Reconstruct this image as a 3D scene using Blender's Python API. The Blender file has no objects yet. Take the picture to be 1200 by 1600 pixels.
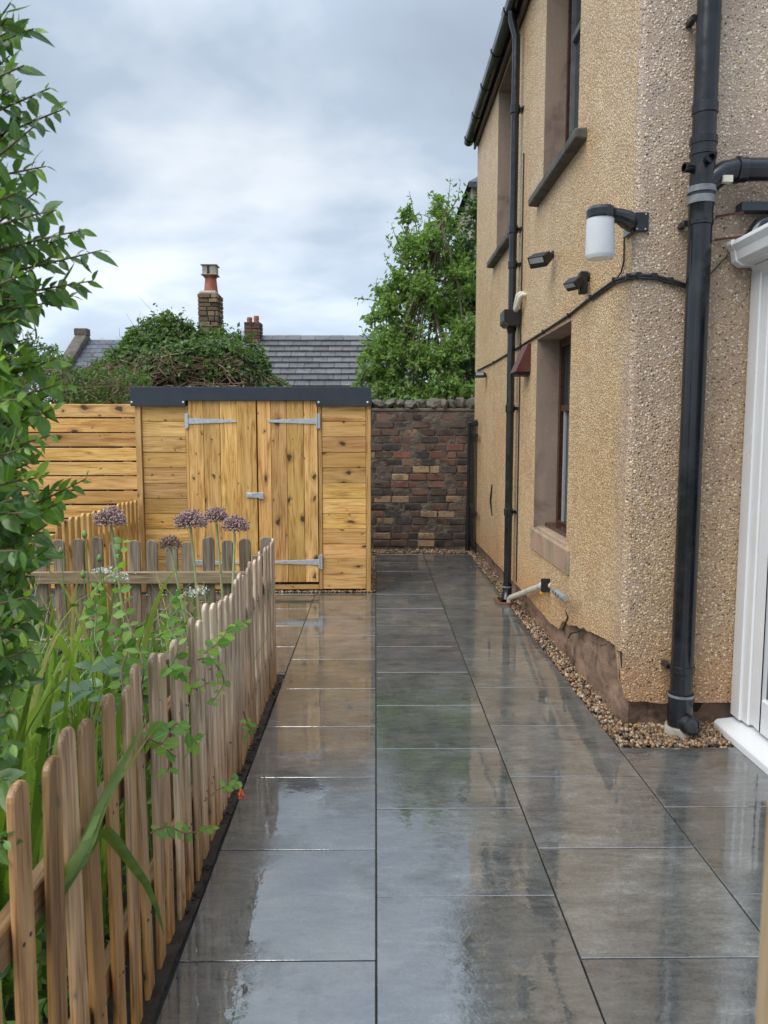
import bpy, bmesh, math, random
from mathutils import Vector, Matrix, Quaternion, noise
R = random.Random(7)
sc = bpy.context.scene
COL = sc.collection
PI = math.pi

# ------------------------------------------------------------------ camera, world, sun, exposure
H = 1.54
F = 1200.0
TH = math.radians(5.94)
cam_d = bpy.data.cameras.new("camera")
cam_d.lens = 27.0
cam_d.sensor_width = 36.0
cam_d.clip_end = 600.0
cam_d.clip_start = 0.05
cam = bpy.data.objects.new("camera", cam_d)
cam.location = (0, 0, H)
cam.rotation_euler = (PI / 2 - TH, 0, -13.0 / F)
COL.objects.link(cam)
sc.camera = cam
cam_d.dof.use_dof = True
cam_d.dof.focus_distance = 4.6
cam_d.dof.aperture_fstop = 8.0

SUN_ELEV, SUN_AZ = math.radians(52), math.radians(232)      # azimuth clockwise from +Y
world = bpy.data.worlds.new("World")
sc.world = world
world.use_nodes = True
wn, wl = world.node_tree.nodes, world.node_tree.links
wn.clear()
w_out = wn.new("ShaderNodeOutputWorld")
w_bg = wn.new("ShaderNodeBackground")
w_bg.inputs["Strength"].default_value = 0.1
w_sky = wn.new("ShaderNodeTexSky")
w_sky.sky_type = 'NISHITA'
w_sky.sun_disc = False
w_sky.sun_elevation = SUN_ELEV
w_sky.sun_rotation = SUN_AZ
w_tc = wn.new("ShaderNodeTexCoord")
w_sep = wn.new("ShaderNodeSeparateXYZ")
wl.new(w_tc.outputs["Generated"], w_sep.inputs[0])
def wmath(op, a, b=None):
    n = wn.new("ShaderNodeMath"); n.operation = op
    for i, q in enumerate((a, b)):
        if q is None: continue
        if isinstance(q, (int, float)): n.inputs[i].default_value = q
        else: wl.new(q, n.inputs[i])
    return n.outputs[0]
zc = wmath('MAXIMUM', w_sep.outputs[2], 0.0)
den = wmath('ADD', zc, 0.26)
w_comb = wn.new("ShaderNodeCombineXYZ")
wl.new(wmath('DIVIDE', w_sep.outputs[0], den), w_comb.inputs[0])
wl.new(wmath('DIVIDE', w_sep.outputs[1], den), w_comb.inputs[1])
def wnoise(scale, detail, rough, off, dist=0.3):
    mp = wn.new("ShaderNodeMapping"); mp.inputs["Location"].default_value = off
    mp.inputs["Scale"].default_value = (0.8, 0.95, 1.0)
    wl.new(w_comb.outputs[0], mp.inputs[0])
    n = wn.new("ShaderNodeTexNoise")
    n.inputs["Scale"].default_value = scale; n.inputs["Detail"].default_value = detail
    n.inputs["Roughness"].default_value = rough; n.inputs["Distortion"].default_value = dist
    wl.new(mp.outputs[0], n.inputs["Vector"])
    return n.outputs["Fac"]
n_big = wnoise(1.25, 5, 0.5, (3.1, 1.7, 0.0), 0.4)
n_fine = wnoise(3.6, 6, 0.52, (7.7, 2.2, 1.0), 0.5)
cl = wmath('ADD', wmath('MULTIPLY', n_big, 0.77), wmath('MULTIPLY', n_fine, 0.23))
w_ramp = wn.new("ShaderNodeValToRGB")
w_ramp.color_ramp.elements[0].position = 0.36
w_ramp.color_ramp.elements[0].color = (2.6, 3.05, 3.65, 1)
w_ramp.color_ramp.elements[1].position = 0.64
w_ramp.color_ramp.elements[1].color = (5.4, 5.8, 6.2, 1)
e = w_ramp.color_ramp.elements.new(0.5); e.color = (3.35, 3.95, 4.75, 1)
wl.new(cl, w_ramp.inputs[0])
# an overcast sky: palest towards the horizon, denser above, brightest overhead
w_hor = wn.new("ShaderNodeMapRange")
w_hor.inputs[1].default_value = 0.02; w_hor.inputs[2].default_value = 0.30
w_hor.inputs[3].default_value = 1.3; w_hor.inputs[4].default_value = 0.93
wl.new(zc, w_hor.inputs[0])
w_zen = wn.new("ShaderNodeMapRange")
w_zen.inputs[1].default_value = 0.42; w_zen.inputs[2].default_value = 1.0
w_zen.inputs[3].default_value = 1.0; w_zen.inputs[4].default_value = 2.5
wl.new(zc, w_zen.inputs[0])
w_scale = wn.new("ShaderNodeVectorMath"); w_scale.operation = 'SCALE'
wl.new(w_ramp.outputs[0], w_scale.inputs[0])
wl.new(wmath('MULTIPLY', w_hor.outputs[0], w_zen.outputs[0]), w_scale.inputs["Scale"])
w_mix = wn.new("ShaderNodeMix"); w_mix.data_type = 'RGBA'
w_mix.inputs[0].default_value = 0.9
wl.new(w_sky.outputs[0], w_mix.inputs[6]); wl.new(w_scale.outputs[0], w_mix.inputs[7])
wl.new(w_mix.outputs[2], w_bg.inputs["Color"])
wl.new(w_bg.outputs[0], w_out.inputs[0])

sun_d = bpy.data.lights.new("sun", 'SUN')
sun_d.energy = 1.5
sun_d.angle = math.radians(50)
sun_d.color = (1.0, 0.965, 0.91)
sun = bpy.data.objects.new("sun", sun_d)
sdir = Vector((math.sin(SUN_AZ) * math.cos(SUN_ELEV), math.cos(SUN_AZ) * math.cos(SUN_ELEV), math.sin(SUN_ELEV)))
sun.rotation_euler = (-sdir).to_track_quat('-Z', 'Y').to_euler()
sun.location = sdir * 30
COL.objects.link(sun)

sc.view_settings.view_transform = 'Standard'
sc.view_settings.look = 'None'
sc.view_settings.gamma = 1.0
sc.view_settings.exposure = 0.82
sc.view_settings.use_curve_mapping = False

# ------------------------------------------------------------------ helpers
CT, ST = math.cos(TH), math.sin(TH)
def P(px, py, d):                     # a point seen in the photograph at camera depth d
    u = (800 - py) / F * d
    return Vector(((px - 587) / F * d, d * CT + u * ST, H - d * ST + u * CT))
def Pw(px, py, X):                    # ... on a wall plane x = X
    return P(px, py, X * F / (px - 587))
def Pf(px, py, Y):                    # ... on a plane y = Y
    return P(px, py, Y / (CT + (800 - py) / F * ST))
WL = {}
def wloc(o): return WL.get(o.name, Vector((0, 0, 0)))
def thing(name, label, cat, loc=(0, 0, 0), group=None, kind=None):
    o = bpy.data.objects.new(name, None); COL.objects.link(o)
    o.empty_display_size = 0.1
    o.location = loc; WL[o.name] = Vector(loc)
    return tag(o, label, cat, group, kind)
def tag(o, label=None, cat=None, group=None, kind=None):
    if label: o["label"] = label
    if cat: o["category"] = cat
    if group: o["group"] = group
    if kind: o["kind"] = kind
    return o
def place(name, mesh, parent=None, loc=(0, 0, 0), rot=None, scale=None, color=None):
    o = bpy.data.objects.new(name, mesh); COL.objects.link(o)
    loc = Vector(loc); WL[o.name] = loc
    if parent is not None:
        o.parent = parent; loc = loc - wloc(parent)
    o.location = loc
    if rot is not None:
        if isinstance(rot, Quaternion):
            o.rotation_mode = 'QUATERNION'; o.rotation_quaternion = rot
        else: o.rotation_euler = rot
    if scale is not None: o.scale = scale if hasattr(scale, '__len__') else (scale,) * 3
    if color is not None: o.color = (*color, 1) if len(color) == 3 else color
    return o

class MB:
    def __init__(s): s.v, s.f = [], []
    def add(s, vs, fs):
        b = len(s.v); s.v += [tuple(p) for p in vs]; s.f += [tuple(i + b for i in q) for q in fs]; return s
    def box(s, x0, x1, y0, y1, z0, z1, M=None):
        vs = [Vector((x, y, z)) for z in (z0, z1) for y in (y0, y1) for x in (x0, x1)]
        if M is not None: vs = [M @ q for q in vs]
        return s.add(vs, [(0, 2, 3, 1), (4, 5, 7, 6), (0, 1, 5, 4), (2, 6, 7, 3), (0, 4, 6, 2), (1, 3, 7, 5)])
    def prism(s, poly, axis, a, b, M=None):         # poly in the two other axes, extruded along axis
        def mk(p, t):
            q = {'x': (t, p[0], p[1]), 'y': (p[0], t, p[1]), 'z': (p[0], p[1], t)}[axis]
            return M @ Vector(q) if M is not None else q
        n = len(poly)
        vs = [mk(p, a) for p in poly] + [mk(p, b) for p in poly]
        return s.add(vs, [tuple(range(n))[::-1], tuple(range(n, 2 * n))] + [(i, (i + 1) % n, n + (i + 1) % n, n + i) for i in range(n)])
    def tube(s, pts, r, n=8, caps=True):
        pts = [Vector(p) for p in pts]
        rs = r if hasattr(r, '__len__') else [r] * len(pts)
        t0 = (pts[1] - pts[0]).normalized()
        up = Vector((0, 0, 1)) if abs(t0.z) < 0.9 else Vector((1, 0, 0))
        a = t0.cross(up).normalized()
        vs, fs = [], []
        for i, p in enumerate(pts):
            t = (pts[min(i + 1, len(pts) - 1)] - pts[max(i - 1, 0)]).normalized()
            a = (a - t * a.dot(t)).normalized(); b = t.cross(a)
            for k in range(n):
                an = 2 * PI * k / n
                vs.append(p + (a * math.cos(an) + b * math.sin(an)) * rs[i])
        for i in range(len(pts) - 1):
            for k in range(n):
                fs.append((i * n + k, i * n + (k + 1) % n, (i + 1) * n + (k + 1) % n, (i + 1) * n + k))
        if caps: fs += [tuple(range(n))[::-1], tuple(range((len(pts) - 1) * n, len(pts) * n))]
        return s.add(vs, fs)
    def lathe(s, prof, c, n=20, axis=(0, 0, 1), caps=True):      # prof: (radius, height along axis)
        q = Vector(axis).to_track_quat('Z', 'Y'); c = Vector(c)
        vs = [c + q @ Vector((r * math.cos(2 * PI * k / n), r * math.sin(2 * PI * k / n), z)) for r, z in prof for k in range(n)]
        fs = [(i * n + k, i * n + (k + 1) % n, (i + 1) * n + (k + 1) % n, (i + 1) * n + k) for i in range(len(prof) - 1) for k in range(n)]
        if caps: fs += [tuple(range(n))[::-1], tuple(range((len(prof) - 1) * n, len(prof) * n))]
        return s.add(vs, fs)
    def leaf(s, p, d, nrm, L, w=0.5, fold=0.12):                   # a folded four-cornered leaf
        d = d.normalized(); b = d.cross(nrm)
        if b.length < 1e-4: b = d.cross(Vector((0.3, 0.5, 0.8)))
        b.normalize(); nn = b.cross(d)
        m = p + d * L * 0.45 + nn * L * fold
        return s.add([p, m + b * L * w * 0.5, p + d * L, m - b * L * w * 0.5], [(0, 1, 2), (0, 2, 3)])
    def mesh(s, name, m, bevel=0.0, smooth=False, seg=1, auto=None):
        me = bpy.data.meshes.new(name); me.from_pydata(s.v, [], s.f)
        if bevel > 0:
            bm = bmesh.new(); bm.from_mesh(me)
            bmesh.ops.remove_doubles(bm, verts=bm.verts, dist=1e-5)
            es = [q for q in bm.edges if len(q.link_faces) == 2 and q.calc_face_angle(0) > 0.6]
            bmesh.ops.bevel(bm, geom=es, offset=bevel, segments=seg, profile=0.5, affect='EDGES', clamp_overlap=True)
            bm.to_mesh(me); bm.free()
        if m is not None: me.materials.append(m)
        if smooth: me.shade_smooth()
        if auto is not None:
            me.shade_smooth(); me.set_sharp_from_angle(angle=math.radians(auto))
        me.update()
        return me
    def build(s, name, m, parent=None, color=None, **k):
        return place(name, s.mesh(name, m, **k), parent, color=color)

# ------------------------------------------------------------------ materials
class NT:
    def __init__(s, name):
        s.m = bpy.data.materials.new(name); s.m.use_nodes = True
        s.t = s.m.node_tree; s.b = s.t.nodes["Principled BSDF"]; s.out = s.t.nodes["Material Output"]
    def n(s, ty, **kw):
        q = s.t.nodes.new("ShaderNode" + ty)
        for k, v in kw.items():
            setattr(q, k, v)
        return q
    def put(s, sock, v):
        if isinstance(v, bpy.types.NodeSocket): s.t.links.new(v, sock)
        else: sock.default_value = v
    def math(s, op, a, b=0.0, c=None, clamp=False):
        q = s.n("Math", operation=op); q.use_clamp = clamp
        s.put(q.inputs[0], a); s.put(q.inputs[1], b)
        if c is not None: s.put(q.inputs[2], c)
        return q.outputs[0]
    def obj(s): return s.n("TexCoord").outputs["Object"]
    def rnd(s): return s.n("ObjectInfo").outputs["Random"]
    def ocol(s): return s.n("ObjectInfo").outputs["Color"]
    def isl(s): return s.n("NewGeometry").outputs["Random Per Island"]
    def shift(s, vec, amt=37.0):                            # another place in the pattern for each object
        r = s.math('MULTIPLY', s.rnd(), amt)
        cb = s.n("CombineXYZ"); s.put(cb.inputs[0], r); s.put(cb.inputs[1], s.math('MULTIPLY', r, 1.7)); s.put(cb.inputs[2], s.math('MULTIPLY', r, -1.3))
        a = s.n("VectorMath", operation='ADD'); s.put(a.inputs[0], vec); s.put(a.inputs[1], cb.outputs[0])
        return a.outputs[0]
    def map(s, vec, scale=(1, 1, 1), loc=(0, 0, 0)):
        q = s.n("Mapping"); s.put(q.inputs[0], vec); q.inputs["Scale"].default_value = scale; q.inputs["Location"].default_value = loc
        return q.outputs[0]
    def noise(s, vec, scale, detail=4, rough=0.5, dist=0.0):
        q = s.n("TexNoise"); s.put(q.inputs["Vector"], vec); q.inputs["Scale"].default_value = scale
        q.inputs["Detail"].default_value = detail; q.inputs["Roughness"].default_value = rough; q.inputs["Distortion"].default_value = dist
        return q.outputs["Fac"]
    def vor(s, vec, scale, feature='F1', rand=1.0):
        q = s.n("TexVoronoi", feature=feature); s.put(q.inputs["Vector"], vec); q.inputs["Scale"].default_value = scale
        q.inputs["Randomness"].default_value = rand
        return q.outputs["Distance"], q.outputs.get("Color")
    def ramp(s, fac, stops, interp='LINEAR'):
        q = s.n("ValToRGB"); cr = q.color_ramp; cr.interpolation = interp
        while len(cr.elements) < len(stops): cr.elements.new(0.5)
        for el, (p, c) in zip(cr.elements, stops):
            el.position = p; el.color = (*c, 1) if hasattr(c, '__len__') else (c, c, c, 1)
        s.put(q.inputs[0], fac); return q.outputs[0]
    def mix(s, fac, a, b, mode='MIX'):
        q = s.n("Mix", data_type='RGBA', blend_type=mode)
        s.put(q.inputs[0], fac); 
        for i, v in ((6, a), (7, b)):
            s.put(q.inputs[i], v if isinstance(v, bpy.types.NodeSocket) else (*v, 1))
        return q.outputs[2]
    def step(s, v, a, b):                                   # smooth 0..1 between a and b
        q = s.n("MapRange", interpolation_type='SMOOTHSTEP'); s.put(q.inputs[0], v)
        q.inputs[1].default_value = a; q.inputs[2].default_value = b
        return q.outputs[0]
    def sep(s, vec):
        q = s.n("SeparateXYZ"); s.put(q.inputs[0], vec); return q.outputs
    def bump(s, h, strength=0.5, dist=0.01, normal=None):
        q = s.n("Bump"); q.inputs["Strength"].default_value = strength; q.inputs["Distance"].default_value = dist
        s.put(q.inputs["Height"], h)
        if normal is not None: s.put(q.inputs["Normal"], normal)
        return q.outputs[0]
    def set(s, **k):
        for a, v in k.items():
            name = a.replace('_', ' ')
            sock = s.b.inputs[name]
            if hasattr(v, '__len__') and not isinstance(v, (bpy.types.NodeSocket, str)) and len(v) == 3: v = (*v, 1)
            s.put(sock, v)
        return s.m

def m_plain(name, col, rough=0.5, var=0.25, scale=9, bump=0.0, spec=0.5, dirt=None):
    t = NT(name); v = t.shift(t.obj())
    n = t.noise(v, scale, 5, 0.6)
    c = t.ramp(n, [(0.3, tuple(x * (1 - var) for x in col)), (0.7, tuple(min(1, x * (1 + var)) for x in col))])
    if dirt:
        c = t.mix(t.math('MULTIPLY', t.step(t.noise(v, scale * 0.45, 6, 0.65), 0.52, 0.7), 0.7), c, dirt)
    rg = t.ramp(t.noise(v, scale * 2, 3), [(0.3, max(0.02, rough - 0.1)), (0.7, min(1, rough + 0.1))])
    t.set(Base_Color=c, Roughness=rg, Specular_IOR_Level=spec)
    if bump: t.set(Normal=t.bump(n, bump, 0.01))
    return t.m

def m_wood(name, axis, light, mid, dark, knots=1.0, rough=0.5, weather=None, height=None):
    t = NT(name); o = t.obj(); v = t.shift(o)
    ai = 'xyz'.index(axis)
    s1 = [1, 1, 1]; s1[ai] = 0.09
    s2 = [1, 1, 1]; s2[ai] = 0.03
    s3 = [1, 1, 1]; s3[ai] = 0.5
    wob = t.noise(t.map(v, tuple(s3)), 2.2, 2)
    g1 = t.noise(t.map(v, tuple(s1)), 26, 5, 0.6, 1.3)
    g2 = t.noise(t.map(v, tuple(s2)), 130, 3, 0.6)
    g = t.math('ADD', t.math('MULTIPLY', g1, 0.62), t.math('MULTIPLY', g2, 0.38))
    c = t.ramp(g, [(0.37, dark), (0.47, mid), (0.59, light)])
    # broad heartwood / sapwood and damp differences along the board
    c = t.mix(t.math('MULTIPLY', t.step(wob, 0.42, 0.68), 0.45), c, tuple(x * 0.62 for x in mid))
    kb = None
    if knots > 0:
        sp = t.sep(v); oth = [sp[i] for i in range(3) if i != ai]
        cbk = t.n("CombineXYZ"); t.put(cbk.inputs[0], t.math('MULTIPLY', sp[ai], 0.62)); t.put(cbk.inputs[1], t.math('ADD', oth[0], oth[1]))
        kv = cbk.outputs[0]
        warp = t.n("VectorMath", operation='ADD')
        nz = t.n("TexNoise"); t.put(nz.inputs["Vector"], kv); nz.inputs["Scale"].default_value = 20; nz.inputs["Detail"].default_value = 2
        sc_ = t.n("VectorMath", operation='SCALE'); t.put(sc_.inputs[0], nz.outputs["Color"]); sc_.inputs["Scale"].default_value = 0.055
        t.put(warp.inputs[0], kv); t.put(warp.inputs[1], sc_.outputs[0])
        d, cc = t.vor(warp.outputs[0], 8.5)
        rsep = t.sep(cc)
        tv = d.node; tv.voronoi_dimensions = '2D'
        pick = t.math('GREATER_THAN', rsep[0], 1 - 0.55 * knots)
        size = t.math('MULTIPLY_ADD', t.math('POWER', rsep[1], 5.0), 0.24, 0.045)
        rel = t.math('DIVIDE', d, size)
        core = t.math('SUBTRACT', 1.0, t.step(rel, 0.55, 1.0))
        halo = t.math('MULTIPLY', t.math('SUBTRACT', 1.0, t.step(rel, 0.9, 2.4)), 0.5)
        c = t.mix(t.math('MULTIPLY', halo, pick), c, tuple(x * 0.5 for x in (mid[0], mid[1] * 0.85, mid[2] * 0.8)))
        c = t.mix(t.math('MULTIPLY', t.math('MULTIPLY', core, pick), 0.9), c, (0.045, 0.02, 0.009))
    if weather:                                             # silvered tips over a stained, damp foot; alpha of the object colour = how far gone
        z = t.sep(o)[2]; al = t.n("ObjectInfo").outputs["Alpha"]
        zz = t.math('ADD', t.math('ADD', z, t.math('MULTIPLY', t.math('SUBTRACT', t.noise(t.map(v, tuple(s1)), 14, 3), 0.5), height * 0.9)), t.math('MULTIPLY', al, height * 0.42))
        f = t.step(zz, height * 0.22, height * 1.0)
        wc = t.mix(al, weather, tuple(x * k for x, k in zip(weather, (1.12, 1.32, 1.75))))
        grey = t.mix(t.step(g, 0.38, 0.62), t.mix(1.0, wc, (0.5, 0.47, 0.45), 'MULTIPLY'), t.mix(1.0, wc, (1.2, 1.2, 1.2), 'MULTIPLY'))
        c = t.mix(t.math('MULTIPLY', f, t.math('MULTIPLY_ADD', al, 0.35, 0.6)), c, grey)
    c = t.mix(1.0, c, t.ocol(), 'MULTIPLY')
    h = t.math('ADD', t.math('MULTIPLY', g1, 0.5), g2)
    rg = t.ramp(t.noise(v, 7, 4), [(0.3, rough - 0.12), (0.7, rough + 0.15)])
    t.set(Base_Color=c, Roughness=rg, Normal=t.bump(h, 0.35, 0.004))
    return t.m

def m_pebbledash(name, A, B, scale):
    """harling: golden (A) along the long wall, greyer (B) where it wraps round the corner; each is stones, mortar, cover"""
    t = NT(name); o = t.obj()
    wb = t.n("TexNoise"); t.put(wb.inputs["Vector"], o); wb.inputs["Scale"].default_value = 40; wb.inputs["Detail"].default_value = 2
    ws = t.n("VectorMath", operation='SCALE'); t.put(ws.inputs[0], wb.outputs["Color"]); ws.inputs["Scale"].default_value = 0.012
    wa = t.n("VectorMath", operation='ADD'); t.put(wa.inputs[0], o); t.put(wa.inputs[1], ws.outputs[0]); ov = wa.outputs[0]
    d, cc = t.vor(ov, scale)
    d2, cc2 = t.vor(t.map(ov, loc=(3.3, 1.1, 7.7)), scale * 1.7)
    r = t.sep(cc); r2 = t.sep(cc2); xyz = t.sep(o)
    big = t.noise(o, 0.9, 5, 0.6); mid = t.noise(o, 4.5, 5, 0.62)
    f = t.math('SUBTRACT', 1.0, t.step(t.math('ADD', xyz[1], t.math('MULTIPLY', t.math('SUBTRACT', mid, 0.5), 0.35)), 3.90, 4.14))
    fh = t.math('SUBTRACT', 1.0, t.step(t.math('ADD', xyz[1], t.math('MULTIPLY', t.math('SUBTRACT', mid, 0.5), 0.03)), 3.895, 3.915))
    hi = t.step(t.math('ADD', xyz[2], mid), 2.3, 3.1)
    f = t.math('ADD', t.math('MULTIPLY', f, t.math('SUBTRACT', 1.0, hi)), t.math('MULTIPLY', fh, hi))
    sc1 = t.mix(f, t.ramp(r[0], A[0], 'CONSTANT'), t.ramp(r[0], B[0], 'CONSTANT'))
    sc2 = t.mix(f, t.ramp(r2[0], A[0], 'CONSTANT'), t.ramp(r2[0], B[0], 'CONSTANT'))
    low = t.math('SUBTRACT', 1.0, t.step(t.math('ADD', xyz[2], t.math('MULTIPLY', t.math('SUBTRACT', big, 0.5), 1.6)), 0.9, 2.5))
    cover = t.math('ADD', t.math('MULTIPLY_ADD', f, B[2] - A[2], A[2]), t.math('MULTIPLY', t.math('MULTIPLY', low, f), 0.14))
    dens = t.math('ADD', t.math('MULTIPLY', t.math('SUBTRACT', mid, 0.5), 0.75), cover)
    has = t.math('LESS_THAN', r[1], dens); has2 = t.math('LESS_THAN', r2[1], t.math('MULTIPLY', dens, 0.85))
    wide = t.math('MULTIPLY_ADD', r[2], 0.22, -0.08)          # stones of uneven size
    shape = t.math('MULTIPLY', t.math('SUBTRACT', 1.0, t.step(t.math('ADD', d, wide), 0.36, 0.54)), has)
    shape2 = t.math('MULTIPLY', t.math('SUBTRACT', 1.0, t.step(d2, 0.3, 0.5)), has2)
    mo0 = t.mix(f, A[1], B[1])
    mo = t.mix(mid, t.mix(1.0, mo0, (0.68, 0.66, 0.64), 'MULTIPLY'), t.mix(1.0, mo0, (1.25, 1.25, 1.25), 'MULTIPLY'))
    c = t.mix(shape2, mo, sc2)
    c = t.mix(shape, c, sc1)
    c = t.mix(t.step(big, 0.38, 0.66), c, t.mix(1.0, c, (0.94, 0.88, 0.79), 'MULTIPLY'))
    c = t.mix(t.math('MULTIPLY', t.math('MULTIPLY', low, f), 0.6), c, t.mix(1.0, c, (1.02, 0.93, 0.76), 'MULTIPLY'))
    # run-off streaks and splash along the foot
    st = t.noise(t.map(o, (1.0, 5.0, 0.35)), 2.2, 5, 0.65)
    c = t.mix(t.math('MULTIPLY', t.step(st, 0.54, 0.76), 0.42), c, t.mix(1.0, c, (0.60, 0.54, 0.48), 'MULTIPLY'))
    foot = t.math('SUBTRACT', 1.0, t.step(t.math('ADD', xyz[2], t.math('MULTIPLY', mid, -0.4)), -0.05, 0.45))
    c = t.mix(t.math('MULTIPLY', foot, 0.6), c, t.mix(1.0, c, (0.92, 0.70, 0.50), 'MULTIPLY'))
    hgt = t.math('ADD', t.math('MULTIPLY', t.math('SUBTRACT', 0.6, d), has), t.math('MULTIPLY', t.math('MULTIPLY', t.math('SUBTRACT', 0.55, d2), has2), 0.5))
    t.set(Base_Color=c, Roughness=t.ramp(r[2], [(0.0, 0.25), (1.0, 0.7)]), Normal=t.bump(hgt, 0.7, 0.010))
    return t.m

def m_leaf(name, c1, c2, c3, rough=0.38, trans=0.3, scale=30, rib=False):
    t = NT(name)
    r = t.math('FRACT', t.math('ADD', t.math('MULTIPLY', t.isl(), 3.17), t.math('MULTIPLY', t.rnd(), 5.3)))
    c = t.ramp(r, [(0.0, c1), (0.5, c2), (1.0, c3)])
    n = t.noise(t.shift(t.obj()), scale, 3)
    c = t.mix(t.math('MULTIPLY', t.step(n, 0.4, 0.75), 0.35), c, tuple(x * 1.5 for x in c2))
    if rib:                                                 # pale midrib and side veins
        xy = t.sep(t.obj()); ay = t.math('ABSOLUTE', xy[1])
        w = t.math('SUBTRACT', 1.0, t.step(ay, 0.006, 0.022))
        sv = t.math('PINGPONG', t.math('SUBTRACT', xy[0], t.math('MULTIPLY', ay, 0.8)), 0.055)
        sv = t.math('MULTIPLY', t.math('SUBTRACT', 1.0, t.step(sv, 0.003, 0.012)), 0.45)
        c = t.mix(t.math('MULTIPLY', t.math('MAXIMUM', w, sv), 0.6), c, tuple(min(1, x * 2.2 + 0.03) for x in c2))
        blem = t.noise(t.shift(t.obj(), 91.0), 3.0, 3, 0.6)
        c = t.mix(t.math('MULTIPLY', t.step(blem, 0.66, 0.74), 0.6), c, (0.16, 0.13, 0.04))
    c = t.mix(1.0, c, t.ocol(), 'MULTIPLY')
    t.set(Base_Color=c, Roughness=rough, Specular_IOR_Level=0.45)
    tr = t.n("BsdfTranslucent"); t.put(tr.inputs[0], t.mix(1.0, c, (1.5, 1.6, 0.7), 'MULTIPLY'))
    mx = t.n("MixShader"); mx.inputs[0].default_value = trans
    t.t.links.new(t.b.outputs[0], mx.inputs[1]); t.t.links.new(tr.outputs[0], mx.inputs[2])
    t.t.links.new(mx.outputs[0], t.out.inputs[0])
    return t.m

def m_slab():
    t = NT("wet_porcelain"); o = t.obj(); v = t.shift(o, 61.0)
    cloud = t.noise(t.map(v, (0.8, 1.25, 1)), 3.2, 8, 0.72, 0.3)
    vein = t.noise(t.map(v, (0.55, 2.0, 1)), 12, 8, 0.74, 0.8)
    grit = t.noise(v, 110, 4, 0.8)
    g = t.math('ADD', t.math('ADD', t.math('MULTIPLY', cloud, 0.36), t.math('MULTIPLY', vein, 0.36)), t.math('MULTIPLY', grit, 0.28))
    c = t.ramp(g, [(0.37, (0.028, 0.029, 0.028)), (0.46, (0.074, 0.077, 0.073)), (0.55, (0.130, 0.135, 0.129)), (0.66, (0.28, 0.287, 0.275))])
    c = t.mix(1.0, c, t.ocol(), 'MULTIPLY')
    geo = t.n("NewGeometry").outputs["Position"]            # standing water runs on from slab to slab
    film = t.noise(t.map(geo, (1.0, 0.8, 1)), 2.1, 6, 0.62, 0.3)
    edge = t.noise(geo, 26, 5, 0.7)
    fm = t.step(t.math('ADD', film, t.math('MULTIPLY', t.math('SUBTRACT', edge, 0.5), 0.35)), 0.37, 0.50)   # 1 = standing film
    ripple = t.noise(geo, 5, 2, 0.4); fine = t.noise(geo, 34, 3, 0.55); drops = t.noise(geo, 85, 3, 0.6)
    dry = t.math('SUBTRACT', 1.0, fm)
    hc = t.math('ADD', t.math('ADD', t.math('MULTIPLY', ripple, 1.1), t.math('MULTIPLY', fine, 0.22)), t.math('MULTIPLY', t.math('MULTIPLY', drops, dry), 0.45))
    nrm_c = t.bump(hc, 0.09, 0.010)
    nrm_b = t.bump(t.math('ADD', vein, t.math('MULTIPLY', grit, 0.8)), 0.35, 0.004)
    t.set(Base_Color=c, Roughness=0.5, Normal=nrm_b, Specular_IOR_Level=0.35,
          Coat_Weight=t.math('MULTIPLY_ADD', fm, 0.25, 0.75), Coat_Roughness=t.math('MULTIPLY_ADD', fm, -0.045, 0.06), Coat_IOR=2.75, Coat_Normal=nrm_c)
    return t.m

def m_stone(name, c1, c2, stain, rough=0.7, scale=6, streak=(1, 1, 0.3), bump=0.6, ocol=False):
    t = NT(name); v = t.shift(t.obj())
    n = t.noise(t.map(v, streak), scale, 7, 0.65, 0.6); n2 = t.noise(v, scale * 9, 4, 0.7); n3 = t.noise(v, scale * 0.6, 4, 0.6, 0.4)
    c = t.ramp(n, [(0.3, c1), (0.7, c2)])
    c = t.mix(t.math('MULTIPLY', t.step(n3, 0.5, 0.68), 0.8), c, stain)
    c = t.mix(t.math('MULTIPLY', t.step(n2, 0.55, 0.75), 0.3), c, tuple(min(1, x * 1.6) for x in c2))
    if ocol: c = t.mix(1.0, c, t.ocol(), 'MULTIPLY')
    t.set(Base_Color=c, Roughness=rough, Normal=t.bump(t.math('ADD', n, t.math('MULTIPLY', n2, 0.6)), bump, 0.012))
    return t.m

def m_island(name, stops, rough=0.4, bump=0.0, scale=60):
    t = NT(name); c = t.ramp(t.isl(), stops)
    n = t.noise(t.obj(), scale, 3)
    c = t.mix(t.math('MULTIPLY', n, 0.5), c, t.mix(1.0, c, (0.5, 0.48, 0.45), 'MULTIPLY'))
    t.set(Base_Color=c, Roughness=rough)
    if bump: t.set(Normal=t.bump(n, bump, 0.005))
    return t.m

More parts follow.
